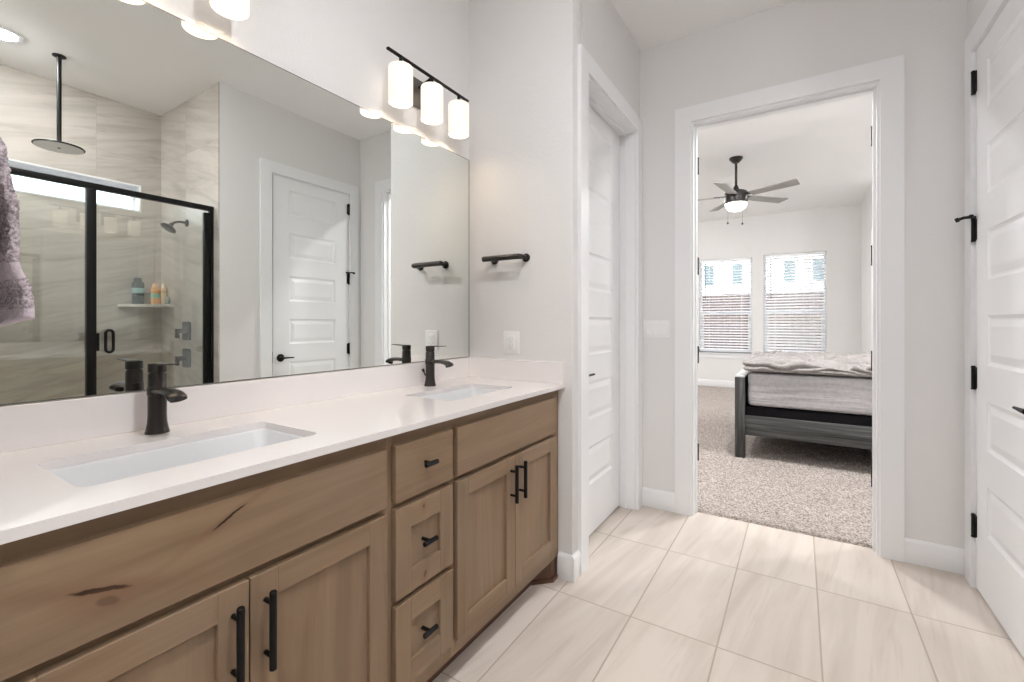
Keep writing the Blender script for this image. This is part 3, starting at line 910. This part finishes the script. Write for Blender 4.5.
# towel draped on the near bar
def towel():
    yb, zt = YN+0.066, 1.475
    prof = []
    # back leg up, over the bar, front leg down with a flaring hem
    for k in range(14): prof.append((yb-0.027+0.002*math.sin(k), 1.24 + (zt-1.24)*k/13))
    for k in range(1, 12):
        a = math.pi*(1 - k/11.0); prof.append((yb + 0.026*math.cos(a), zt + 0.025*math.sin(a)))
    zf = [(1.455, 0.028), (1.43, 0.033), (1.405, 0.038), (1.38, 0.043), (1.35, 0.044), (1.325, 0.044), (1.30, 0.043), (1.28, 0.046), (1.265, 0.052), (1.25, 0.056), (1.235, 0.058), (1.22, 0.058), (1.208, 0.059), (1.198, 0.058)]
    for z, o in zf: prof.append((yb+o, z))
    # resample
    P = [Vector((0, y, z)) for y, z in prof]
    L = [0]
    for a, c in zip(P[:-1], P[1:]): L.append(L[-1] + (c-a).length)
    def at(t):
        t *= L[-1]
        for i in range(len(P)-1):
            if t <= L[i+1] + 1e-9:
                f = (t-L[i])/(L[i+1]-L[i]); return P[i].lerp(P[i+1], f)
        return P[-1]
    nu, nv = 150, 110
    random.seed(8)
    W = 0.122
    def front(u, v, th):
        p = at(u); q = at(min(1, u+0.01)); r = at(max(0, u-0.01))
        t = (q-r).normalized(); nrm = Vector((0, t.z, -t.y)); nrm = Vector((0, -nrm.y, -nrm.z)) if False else Vector((0, -t.z, t.y))
        x = -1.237 + W*(2*v-1)
        # the loose end flares sideways a little
        x += (0.010 * max(0, (1.27-p.z))/0.07) * (2*v-1) if u > 0.6 else 0
        wob = 0.005*noise.noise(Vector((x*9, u*2.0, 3))) + 0.002*noise.noise(Vector((x*30, u*14, 7)))
        band = u > 0.6 and 1.262 < p.z < 1.292
        fz = 0.0005 if band else 0.0024
        j = fz*(random.random()*2-0.6) + (0 if band else 0.0012*noise.noise(Vector((x*260, p.y*90, p.z*260))))
        tilt = -0.016*(1-v)*max(0, (1.32-p.z))/0.12 if u > 0.5 else 0
        o = p + nrm*(th + wob + j) + Vector((x, 0, tilt))
        if th > 0: o += Vector((fz*0.6*(random.random()-0.5), 0, fz*0.6*(random.random()-0.5)))
        return o
    b = B()
    A = b.grid(lambda u, v: front(u, v, 0.006), nu, nv)
    C = b.grid(lambda u, v: front(u, v, -0.006), nu, nv)
    for i in range(nu):
        for j in (0, nv): b.bm.faces.new((A[i][j], A[i+1][j], C[i+1][j], C[i][j]))
    for j in range(nv):
        for i in (0, nu): b.bm.faces.new((A[i][j], A[i][j+1], C[i][j+1], C[i][j]))
    for f in b.bm.faces:
        c = f.calc_center_median()
        if c.y > yb and (1.264 < c.z < 1.292 or c.z < 1.214): f.material_index = 1
    return obj('towel', b, [TERRY, TERRY_FLAT], None, 180)
tag(towel(), 'mauve terry hand towel hanging at the left edge in front of the mirror', 'towel')

# outlet and switch
o = thing('electrical_outlet', (-1.217, YA, 1.034), 'white duplex outlet low on the end wall beside the mirror', 'outlet')
b = B(); b.box(-1.263, -1.171, YA-0.006, YA, 1.034, 1.147, 0.003); obj('cover_plate', b, PLASTIC, o)
b = B(); b.box(-1.2385, -1.1955, YA-0.0085, YA-0.005, 1.055, 1.126, 0.0015); rc = obj('receptacle', b, PLASTIC, o)
b = B()
for z in (1.075, 1.107):
    b.box(-1.2265, -1.2245, YA-0.009, YA-0.008, z-0.006, z+0.006); b.box(-1.2095, -1.2075, YA-0.009, YA-0.008, z-0.005, z+0.005)
    b.cyl((-1.217, YA-0.009, z-0.011), (-1.217, YA-0.008, z-0.011), 0.0025, seg=10)
obj('slots', b, SLOT, rc)
o = thing('light_switch', (-0.778, YB, 1.092), 'white three-rocker light switch plate left of the bedroom doorway', 'light switch')
b = B(); b.box(-0.861, -0.695, YB-0.006, YB, 1.090, 1.203, 0.003); obj('cover_plate', b, PLASTIC, o)
for k in (-1, 0, 1):
    x = -0.778 + k*0.046
    b = B(); b.prism([(YB-0.0055, 1.113), (YB-0.011, 1.113), (YB-0.007, 1.1465), (YB-0.0085, 1.180), (YB-0.0055, 1.180)], x-0.0165, x+0.0165, 'x'); obj('rocker', b, PLASTIC, o)

# ================================================================== SHOWER (seen in the mirror)
GX = 0.76
HINGE = Vector((GX, YS1-0.065, 0))
AJAR = Matrix.Translation(HINGE) @ Matrix.Rotation(R(2.4), 4, 'Z') @ Matrix.Translation(-HINGE)   # the glass door stands slightly ajar
sh = thing('shower_enclosure', (GX, 0.84, 0.10), 'black framed glass shower enclosure seen in the mirror', 'shower enclosure')
b = B(); b.box(GX-0.022, GX+0.022, YS0, YS1-0.012, 2.022, 2.056, 0.003); obj('header_rail', b, BLACK, sh)
b = B(); b.box(GX-0.022, GX+0.022, YS0, YS1-0.012, 0.10, 0.125, 0.003); obj('bottom_rail', b, BLACK, sh)
b = B(); b.box(GX-0.02, GX+0.02, YS1-0.044, YS1-0.012, 0.125, 2.022, 0.002); obj('wall_jamb', b, BLACK, sh)
b = B(); b.box(GX-0.02, GX+0.02, YS0, YS0+0.03, 0.125, 2.022, 0.002); obj('wall_jamb', b, BLACK, sh)
b = B(); b.box(GX-0.02, GX+0.02, 0.966, 1.012, 0.125, 2.022, 0.002); obj('post', b, BLACK, sh)
b = B(); b.box(GX-0.004, GX+0.004, YS0+0.03, 0.966, 0.125, 2.022); obj('fixed_pane', b, SGLASS, sh, 0)
b = B(); b.box(GX-0.004, GX+0.004, 1.022, YS1-0.082, 0.135, 2.008); bmesh.ops.transform(b.bm, matrix=AJAR, verts=b.bm.verts[:]); dr = obj('glass_door', b, SGLASS, sh, 0)
b = B(); b.box(GX-0.016, GX+0.016, YS1-0.084, YS1-0.046, 0.13, 2.004, 0.003); obj('hinge_rail', b, BLACK, dr)
b = B()
hx = GX-0.034
pts = []
for k in range(25):
    a = 2*math.pi*k/24
    zc = 1.071 + (0.048 if math.sin(a) >= 0 else -0.048)
    pts.append((hx, 1.078 + 0.019*math.cos(a), zc + 0.022*math.sin(a)))
pts.append(pts[0]); pts.append(pts[1])
b.tube(pts, 0.0085, 12)
for z in (1.143-0.004, 0.999+0.004): b.cyl((hx, 1.078, z), (GX-0.003, 1.078, z), 0.007, seg=12)
bmesh.ops.transform(b.bm, matrix=AJAR, verts=b.bm.verts[:]); obj('pull_handle', b, BLACK, dr)
b = B(); b.box(GX-0.024, GX-0.004, 1.012, 1.026, 1.012, 1.124, 0.003); obj('latch', b, BLACK, sh)

# rain shower head hung from the ceiling
RX, RY = 1.215, 0.95
o = thing('rain_shower_head', (RX, RY, 2.36), 'round black rain shower head hanging from the shower ceiling', 'shower head')
b = B(); b.lathe([(0, 0), (0.035, 0), (0.035, -0.006), (0.018, -0.014), (0, -0.014)], (RX, RY, ZC), 28); obj('ceiling_flange', b, BLACK, o)
b = B(); b.cyl((RX, RY, ZC-0.01), (RX, RY, 2.395), 0.0125, seg=18); obj('arm', b, BLACK, o)
b = B(); b.lathe([(0, 0.040), (0.017, 0.038), (0.020, 0.022), (0.05, 0.014), (0.126, 0.009), (0.129, 0.004), (0.127, 0.0), (0.0, 0.0)], (RX, RY, 2.358), 48); obj('rain_disc', b, BLACK, o)
b = B(); b.lathe([(0.0, 0.0), (0.121, 0.0), (0.121, -0.003), (0.0, -0.003)], (RX, RY, 2.358), 48)
fp = obj('face_plate', b, plain('spray_face', (0.93, 0.92, 0.89), 0.5), o); fp['label'] = 'pale spray face with fine nozzles'
b = B(); b.cyl((RX, RY, 2.3555), (RX, RY, 2.352), 0.008, seg=14); obj('centre_screw', b, BLACK, o)

# wall shower head
WXs = 1.197
o = thing('wall_shower_head', (WXs, YS1-0.012, 1.985), 'dark round shower head on a curved arm from the tiled side wall', 'shower head')
b = B(); b.lathe([(0, 0), (0.030, 0), (0.028, -0.008), (0.014, -0.013), (0, -0.013)], (WXs, YS1-0.012, 1.988), 28, 'y'); obj('flange', b, BRONZE, o)
b = B(); b.tube([(WXs, YS1-0.02, 1.988), (WXs, YS1-0.06, 1.990), (WXs, YS1-0.095, 1.980), (WXs, YS1-0.118, 1.960)], 0.0095, 14); obj('arm', b, BRONZE, o)
b = B()
ax = Vector((0, -0.55, -0.83)).normalized(); p0 = Vector((WXs, YS1-0.114, 1.966))
b.tube([p0, p0+ax*0.012, p0+ax*0.022, p0+ax*0.040, p0+ax*0.052, p0+ax*0.056], [0.014, 0.016, 0.020, 0.052, 0.056, 0.050], 32); obj('spray_head', b, BRONZE, o)

# valves
def valve(z, label):
    y = YS1-0.012
    o = thing('shower_valve', (WXs, y, z), label, 'shower valve', 'square shower valves')
    b = B()
    pl = rrect(WXs-0.066, WXs+0.066, z-0.075, z+0.075, 0.022, 5)
    b.prism([(a, c) for a, c in pl], y, y-0.008, 'y'); obj('trim_plate', b, BLACK, o)
    b = B(); b.box(WXs-0.026, WXs+0.026, y-0.062, y-0.006, z-0.018, z+0.018, 0.004); obj('hub', b, BLACK, o)
    b = B(); b.box(WXs-0.022, WXs+0.022, y-0.078, y-0.060, z-0.056, z+0.018, 0.003); obj('lever', b, BLACK, o)
valve(1.122, 'upper black square shower valve on the tiled side wall')
valve(0.905, 'lower black square shower valve on the tiled side wall')

# corner shelf and bottles
b = B()
poly = [(XS, YS1-0.012), (XS, 1.400)]
for k in range(0, 9):
    t = k/8.0
    a = Vector((XS-0.012, 1.400)); c = Vector((1.425, YS1-0.012)); p = a.lerp(c, t); n = Vector((-0.83, -0.55))
    q = p + n*0.030*math.sin(math.pi*t); poly.append((q.x, q.y))
b.prism(poly, 1.318, 1.340)
tag(obj('corner_shelf', b, plain('stone_shelf', (0.60, 0.57, 0.52), 0.3)), 'pale stone corner shelf in the shower holding toiletries', 'shelf')
def flat_bottle(name, x, y, w, d, h, body, label, cat, capm, caph, group, ang=0.5, band=None, shoulder=0.8):
    z = 1.340
    o = thing(name, (x, y, z), label, cat, group)
    b = B()
    def ring(s, zz):
        n = 20; out = []
        for k in range(n):
            a = 2*math.pi*k/n
            ca, sa = math.cos(a), math.sin(a)
            px = w/2*s*math.copysign(abs(ca)**0.6, ca); py = d/2*s*math.copysign(abs(sa)**0.6, sa)
            out.append(b.bm.verts.new((x + px*math.cos(ang) - py*math.sin(ang), y + px*math.sin(ang) + py*math.cos(ang), zz)))
        return out
    hb = h - caph
    prof = [(0.90, z), (0.96, z+0.006), (1.0, z+hb*0.3), (0.93, z+hb*0.5), (1.0, z+hb*0.75), (0.98, z+hb*0.90), (0.90, z+hb*0.98), (0.72, z+hb)]
    rs = [ring(*p) for p in prof]
    for A, C in zip(rs[:-1], rs[1:]):
        for k in range(20): b.bm.faces.new((A[k], A[(k+1) % 20], C[(k+1) % 20], C[k]))
    b.bm.faces.new(rs[0]); b.bm.faces.new(rs[-1])
    obj('bottle_body', b, body, o, 50)
    if caph:
        b = B(); rs = [ring(s, zz) for s, zz in ((0.62, z+hb-0.004), (0.62, z+h-0.006), (0.56, z+h))]
        for A, C in zip(rs[:-1], rs[1:]):
            for k in range(20): b.bm.faces.new((A[k], A[(k+1) % 20], C[(k+1) % 20], C[k]))
        b.bm.faces.new(rs[0]); b.bm.faces.new(rs[-1]); obj('cap', b, capm, o, 50)
    if band:
        b = B(); z0, z1, mt = band
        rs = [ring(1.02, z+h*z0), ring(1.02, z+h*z1)]
        for k in range(20): b.bm.faces.new((rs[0][k], rs[0][(k+1) % 20], rs[1][(k+1) % 20], rs[1][k]))
        b.bm.faces.new(rs[0]); b.bm.faces.new(rs[1]); obj('bottle_label', b, mt, o, 50)
G = 'toiletries on the shower shelf'
SLATE = plain('slate_plastic', (0.075, 0.085, 0.095), 0.3); TEAL = plain('pale_teal_label', (0.34, 0.52, 0.52), 0.4)
ORANGE = plain('orange_plastic', (0.72, 0.40, 0.20), 0.35); MINT = plain('mint_label', (0.25, 0.56, 0.46), 0.4); GREENP = plain('grey_green_plastic', (0.22, 0.26, 0.22), 0.4)
flat_bottle('body_wash_bottle', 1.630, 1.515, 0.080, 0.05, 0.215, SLATE, 'tall slate grey body wash bottle with pale teal label on the shower shelf', 'bottle', SLATE, 0.03, G, 1.45, (0.42, 0.62, TEAL))
flat_bottle('shampoo_bottle', 1.605, 1.628, 0.066, 0.042, 0.175, ORANGE, 'orange bottle with mint label standing left of its tan neighbour on the shower shelf', 'bottle', plain('apricot_cap', (0.75, 0.5, 0.32), 0.4), 0.03, G, 1.45, (0.32, 0.52, MINT))
flat_bottle('conditioner_bottle', 1.55, 1.664, 0.036, 0.034, 0.175, plain('tan_plastic', (0.62, 0.45, 0.28), 0.4), 'slim tan bottle on the shower shelf right of the orange one', 'bottle', plain('tan_cap', (0.66, 0.56, 0.40), 0.4), 0.03, G, 1.45)
flat_bottle('travel_bottle', 1.505, 1.674, 0.028, 0.028, 0.065, GREENP, 'tiny grey green bottle at the corner end of the shower shelf', 'bottle', GREENP, 0.012, G, 1.45)

# shower window
w = thing('window_3', (XS+0.14, 0.93, SWZ0), 'long narrow bright transom window high in the shower wall', 'window', None, 'structure')
b = B()
XF0, XF1 = XS+0.085, XS+0.135
b.box(XF0, XF1, SWY0, SWY1, SWZ0, SWZ0+0.03); b.box(XF0, XF1, SWY0, SWY1, SWZ1-0.03, SWZ1); b.box(XF0, XF1, SWY0, SWY0+0.03, SWZ0+0.03, SWZ1-0.03); b.box(XF0, XF1, SWY1-0.03, SWY1, SWZ0+0.03, SWZ1-0.03)
obj('window_frame', b, VINYL, w)
b = B(); b.box(XF0+0.02, XF0+0.026, SWY0+0.03, SWY1-0.03, SWZ0+0.03, SWZ1-0.03); obj('pane', b, GLASS, w, 0)
b = B()
t = 0.012
b.box(XS-0.004, XF0, SWY0, SWY1, SWZ1-t, SWZ1); b.box(XS-0.004, XF0, SWY0, SWY1, SWZ0, SWZ0+t); b.box(XS-0.004, XF0, SWY1-t, SWY1, SWZ0+t, SWZ1-t); b.box(XS-0.004, XF0, SWY0, SWY0+t, SWZ0+t, SWZ1-t)
obj('window_reveal', b, TRIM, w)

# ================================================================== DOWNLIGHTS
def downlight(x, y, z, label, lens, group):
    o = thing('recessed_downlight', (x, y, z-0.006), label, 'ceiling light', group)
    b = B(); b.lathe([(0.062, 0.0), (0.090, 0.0), (0.088, -0.005), (0.066, -0.006)], (x, y, z), 36, closed=True); obj('trim_ring', b, TRIM, o)
    b = B(); b.lathe([(0, -0.0005), (0.064, -0.0005), (0.064, -0.006), (0.052, -0.015), (0.028, -0.021), (0, -0.022)], (x, y, z), 36); obj('lens', b, lens, o)
downlight(1.185, 0.69, ZC, 'glowing recessed downlight in the shower ceiling, seen at the top left of the mirror', LENS, None)
for x, y, lb in ((-0.12, 0.70, 'added unseen recessed downlight over the tiles in front of the vanity'), (-0.12, -0.9, 'added unseen recessed downlight behind the camera')):
    downlight(x, y, ZC, lb, LENS, 'added bathroom downlights')  # both out of view, added to brighten the bathroom
for x, y, lb in ((-1.7, 3.9, 'added unseen recessed downlight in the near left of the bedroom ceiling'), (-0.1, 3.75, 'added unseen recessed downlight just inside the bedroom doorway'), (1.2, 4.0, 'added unseen recessed downlight over the head of the bed'), (-2.4, 7.2, 'added unseen recessed downlight near the bedroom windows on the left'), (1.3, 6.9, 'added unseen recessed downlight beyond the bed on the right')):
    downlight(x, y, ZBED, lb, BLENS, 'added bedroom downlights')  # unseen lamps added as fill for the bedroom and doorway

# ================================================================== BEDROOM
# windows
def bed_window(name, W, label):
    x0, x1, z0, z1 = W
    w = thing(name, ((x0+x1)/2, YBED+0.1, z0), label, 'window', None, 'structure')
    b = B(); ya, yb = YBED+0.085, YBED+0.145; f = 0.035
    b.box(x0, x0+f, ya, yb, z0, z1); b.box(x1-f, x1, ya, yb, z0, z1); b.box(x0+f, x1-f, ya, yb, z0, z0+f); b.box(x0+f, x1-f, ya, yb, z1-f, z1)
    obj('window_frame', b, VINYL, w)
    zm = (z0+z1)/2 - 0.13
    b = B(); g = 0.035
    b.box(x0+f, x1-f, ya+0.005, ya+0.04, zm-0.03, zm+0.03); b.box(x0+f, x0+f+g, ya+0.005, ya+0.03, z0+f, zm-0.03); b.box(x1-f-g, x1-f, ya+0.005, ya+0.03, z0+f, zm-0.03); b.box(x0+f+g, x1-f-g, ya+0.005, ya+0.03, z0+f, z0+f+g)
    obj('sash', b, VINYL, w)
    b = B(); b.box(x0+f, x1-f, ya+0.028, ya+0.033, zm+0.03, z1-f); b.box(x0+f+g, x1-f-g, ya+0.014, ya+0.019, z0+f+g, zm-0.03); obj('pane', b, GLASS, w, 0)
    b = B(); b.box(x0-0.05, x1+0.05, YBED-0.035, YBED+0.0, z0-0.022, z0, 0.003); b.box(x0, x1, YBED, ya, z0-0.022, z0); b.box(x0-0.04, x1+0.04, YBED-0.014, YBED, z0-0.10, z0-0.022, 0.002)
    obj('window_sill', b, TRIM, w)
bed_window('window_1', W1, 'left bedroom window, partly hidden by the doorway edge')
bed_window('window_2', W2, 'right bedroom window above the bed')
def blind(W, label, wand_z, tilt):
    x0, x1, z0, z1 = W
    x0 += 0.012; x1 -= 0.012
    yc = YBED+0.045
    o = thing('window_blind', ((x0+x1)/2, yc, z0), label, 'blind', 'white horizontal blinds')
    b = B(); b.box(x0, x1, yc-0.03, yc+0.025, z1-0.05, z1-0.002, 0.003); obj('head_rail', b, BLIND, o)
    n = 33; b = B()
    zb = z0+0.035
    for k in range(n):
        z = zb + 0.03 + (z1-0.075-zb-0.03)*k/(n-1)
        b.obox((0.5*(x0+x1), yc, z), (x1-x0-0.006, 0.048, 0.003), Matrix.Rotation(R(tilt), 3, 'X'))
    obj('slats', b, BLIND, o, 0)
    b = B(); b.box(x0, x1, yc-0.024, yc+0.024, zb-0.014, zb+0.006, 0.003); obj('bottom_rail', b, BLIND, o)
    for x in (x0+0.16, x1-0.16):
        b = B()
        for yy in (yc-0.026, yc+0.026): b.box(x-0.0012, x+0.0012, yy-0.0008, yy+0.0008, zb, z1-0.05)
        obj('ladder_cord', b, BLIND, o)
    b = B(); b.cyl((x0+0.10, yc-0.036, z1-0.06), (x0+0.10, yc-0.036, wand_z), 0.006, seg=8); obj('tilt_wand', b, CORD, o)
blind(W1, 'white open horizontal blind in the left bedroom window', 1.62, 22)
blind(W2, 'white open horizontal blind in the right bedroom window', 1.60, 36)

# ceiling fan
FXc, FYc = -0.62, 5.79
o = thing('ceiling_fan', (FXc, FYc, 2.43), 'dark bronze five-blade ceiling fan with a glowing bowl light', 'ceiling fan')
FANM = plain('fan_bronze', (0.028, 0.024, 0.022), 0.35, 0.3)
b = B(); b.lathe([(0, 0), (0.070, 0), (0.072, -0.012), (0.055, -0.035), (0.030, -0.060), (0, -0.060)], (FXc, FYc, ZBED), 32); obj('canopy', b, FANM, o)
b = B(); b.cyl((FXc, FYc, ZBED-0.05), (FXc, FYc, 2.735), 0.0135, seg=16); b.lathe([(0, 0), (0.040, 0), (0.034, 0.02), (0.020, 0.065), (0.0, 0.065)], (FXc, FYc, 2.695), 24); obj('downrod', b, FANM, o)
b = B(); b.lathe([(0, 2.700), (0.09, 2.698), (0.118, 2.682), (0.122, 2.665), (0.122, 2.560), (0.120, 2.552), (0.0, 2.552)], (FXc, FYc, 0), 40); obj('motor_housing', b, FANM, o)
b = B(); b.lathe([(0, 2.553), (0.115, 2.553), (0.112, 2.533), (0.096, 2.500), (0.066, 2.478), (0.03, 2.468), (0, 2.466)], (FXc, FYc, 0), 36); obj('light_bowl', b, GLOBE, o, 60)
for k in range(5):
    a = R(-25 + 72*k)
    rot = Matrix.Rotation(a, 4, 'Z') @ Matrix.Rotation(R(-11), 4, 'X')
    T = Matrix.Translation((FXc, FYc, 2.635)) @ rot
    b = B(); b.prism([(0.17, -0.052), (0.655, -0.066), (0.685, -0.058), (0.660, 0.060), (0.645, 0.066), (0.17, 0.052)], -0.004, 0.004)
    bmesh.ops.transform(b.bm, matrix=T, verts=b.bm.verts[:]); bl = obj('blade', b, BLADE, o)
    b = B(); b.prism([(0.09, -0.022), (0.16, -0.030), (0.23, -0.034), (0.24, 0.0), (0.23, 0.034), (0.16, 0.030), (0.09, 0.022)], 0.004, 0.012)
    bmesh.ops.transform(b.bm, matrix=T, verts=b.bm.verts[:]); obj('blade_iron', b, FANM, bl)
for dx, dy, zb in ((-0.075, -0.05, 2.335), (0.075, -0.06, 2.31)):
    b = B(); b.cyl((FXc+dx, FYc+dy-0.04, 2.56), (FXc+dx, FYc+dy-0.04, zb), 0.0018, seg=6); pc = obj('pull_chain', b, NICKEL, o)
    b = B(); b.lathe([(0, 0), (0.009, 0.004), (0.011, 0.014), (0.006, 0.026), (0, 0.028)], (FXc+dx, FYc+dy-0.04, zb-0.026), 14); obj('chain_pull', b, FANM, pc)

# bed frame
BX0, BY0, BY1 = -0.482, 4.405, 6.02
o = thing('bed_frame', (0.5, 5.2, 0.012), 'grey wood bed frame standing on the bedroom carpet', 'bed')
b = B(); b.box(BX0, BX0+0.078, BY0, BY0+0.085, 0.012, 0.715, 0.003); obj('footboard_post', b, GREY_Z, o)
b = B(); b.box(BX0, BX0+0.078, BY1-0.085, BY1, 0.012, 0.715, 0.003); obj('footboard_post', b, GREY_Z, o)
b = B(); b.box(BX0+0.012, BX0+0.066, BY0+0.085, BY1-0.085, 0.22, 0.690, 0.002); obj('footboard_panel', b, GREY_Y, o)
b = B(); b.box(BX0, BX0+0.078, BY0, BY1, 0.715, 0.728, 0.003); obj('footboard_cap', b, plain('cap_window_lit', (0.62, 0.62, 0.60), 0.4), o)  # pale colour stands in for window light on the cap
for y in (BY0+0.012, BY1-0.042):
    b = B(); b.box(BX0+0.078, 1.62, y, y+0.03, 0.215, 0.385, 0.003); obj('side_rail', b, GREY_X, o)
b = B(); b.box(1.62, 1.70, BY0, BY1, 0.012, 1.15, 0.003); obj('headboard', b, GREY_Y, o)
b = B()
for x in (-0.1, 0.4, 0.9, 1.4): b.box(x, x+0.08, BY0+0.042, BY1-0.042, 0.300, 0.318)
obj('slats', b, GREY_Y, o)
b = B(); b.box(0.6, 0.66, 5.18, 5.24, 0.012, 0.300); obj('centre_leg', b, GREY_Z, o)
b = B(); b.box(BX0+0.085, 1.61, BY0+0.045, BY1-0.045, 0.318, 0.458, 0.012, 3)
tag(obj('box_spring', b, BLACKFAB), 'black low box spring between bed rail and mattress', 'box spring')

# mattress with a wrinkled fitted sheet
random.seed(5)
def soft_box(x0, x1, y0, y1, z0, z1, r, fn, nx, ny, nz):
    b = B()
    bmesh.ops.create_cube(b.bm, size=1.0)
    b.bm.free(); b.bm = bmesh.new()
    cx, cyy, cz = (x0+x1)/2, (y0+y1)/2, (z0+z1)/2
    hx, hy, hz = (x1-x0)/2, (y1-y0)/2, (z1-z0)/2
    def place(px, py, pz):
        c = Vector((max(-hx+r, min(hx-r, px)), max(-hy+r, min(hy-r, py)), max(-hz+r, min(hz-r, pz))))
        d = Vector((px, py, pz)) - c
        n = d.normalized() if d.length > 1e-9 else Vector((0, 0, 1))
        p = c + n*r
        q = Vector((cx, cyy, cz)) + p
        return q + n*fn(q, n)
    def facegrid(f, nu, nv): b.grid(lambda u, v: place(*f(2*u-1, 2*v-1)), nu, nv)
    facegrid(lambda u, v: (u*hx, v*hy, hz), nx, ny); facegrid(lambda u, v: (u*hx, v*hy, -hz), nx, ny)
    facegrid(lambda u, v: (u*hx, -hy, v*hz), nx, nz); facegrid(lambda u, v: (u*hx, hy, v*hz), nx, nz)
    facegrid(lambda u, v: (-hx, u*hy, v*hz), ny, nz); facegrid(lambda u, v: (hx, u*hy, v*hz), ny, nz)
    bmesh.ops.remove_doubles(b.bm, verts=b.bm.verts[:], dist=0.0005)
    return b
def sheet_wr(q, n):
    v = 0.006*noise.noise(Vector((q.x*1.2, q.y*1.2, q.z*22 + 1.5*noise.noise(Vector((q.x*1.5, 0, 2))))))
    v += 0.004*noise.noise(Vector((q.x*6, q.y*6, q.z*9)))
    return v*(1 - 0.8*abs(n.z))
b = soft_box(-0.385, 1.60, BY0+0.018, BY1-0.018, 0.470, 0.757, 0.035, sheet_wr, 90, 40, 40)
tag(obj('mattress', b, SHEET, None, 60), 'thick mattress in a wrinkled grey lilac fitted sheet', 'mattress')

def duvet_fn(q, n):
    # folds run diagonally down to the right on the near side
    s = q.x*0.9 + q.z*2.6
    w = 1 - abs(noise.noise(Vector((q.x*1.7 + 0.4, s*2.6, q.y*1.3))))*2.0
    v = 0.026*w + 0.026*noise.noise(Vector((q.x*2.3, q.y*2.0, q.z*4))) 
    v += 0.017*(1 - 2*abs(noise.noise(Vector((q.x*2.2 + 3, s*7, q.y*3.5)))))
    v *= 0.85
    v += 0.004*noise.noise(q*16)
    # sharp creases sweeping down to the right
    s2 = q.z + 0.15*q.x + 0.11*noise.noise(Vector((q.x*1.9, q.y*2.0, 1.7))) + 0.035*noise.noise(Vector((q.x*6, q.y*5, 9)))
    for s0, wd, dp in ((0.765, 0.008, 0.022), (0.805, 0.011, 0.036), (0.850, 0.009, 0.031), (0.905, 0.012, 0.028)):
        v -= dp*math.exp(-((s2-s0)/wd)**2)
    s3 = q.y*0.5 + q.x*0.55 + 0.16*noise.noise(Vector((q.x*2.6, q.y*2.6, 5)))
    if n.z > 0.3: v += 0.012*(1 - 2*abs(math.sin(s3*13)))*n.z
    if n.z < 0: v *= 1 + max(-1.0, n.z*1.3)
    return v
b = soft_box(-0.405, 1.25, BY0-0.012, BY1+0.01, 0.768, 0.846, 0.036, duvet_fn, 220, 150, 56)
tag(obj('duvet', b, DUVET, None, 180), 'rumpled grey taupe duvet folded across the top of the bed', 'duvet')

# ================================================================== OUTSIDE
b = B(); b.box(-14, 14, YBED+0.3, 30, -0.5, -0.35)
struct('ground', b, GROUND, 'dry lawn outside the bedroom windows', 'ground')
o = thing('fence', (0, 13, -0.35), 'brown cedar board fence outside the bedroom windows', 'fence')
b = B()
x = -5.0
while x < 4.0:
    b.box(x, x+0.14, 13.0, 13.02, -0.35, 1.93 + 0.01*math.sin(x*40)); x += 0.145
obj('fence_boards', b, FENCE, o)
b = B()
for z in (0.0, 0.8, 1.6): b.box(-5, 4, 13.02, 13.06, z, z+0.09)
obj('fence_rail', b, FENCE, o)
o = thing('neighbour_house', (0, 18, -0.35), 'pale blue-white neighbouring house seen through the bedroom blinds', 'house')
b = B(); b.box(-9, 7, 18.0, 22, -0.35, 6.2); obj('house_wall', b, SIDING, o)
b = B(); b.prism([(17.5, 6.1), (22.5, 6.1), (20, 8.4)], -9.4, 7.4, 'x'); obj('roof', b, ROOF, o)
for x in (-3.03, -2.09, -0.50, 0.31):
    b = B(); b.box(x, x+0.42, 17.95, 18.02, 2.50, 4.15); fr = obj('house_window', b, VINYL, o)
    b = B(); b.box(x+0.04, x+0.38, 17.93, 17.96, 2.54, 3.28); obj('pane', b, NWIN, fr)
    b = B(); b.box(x+0.04, x+0.38, 17.93, 17.96, 3.32, 4.10); obj('house_blind', b, NBLIND, fr)
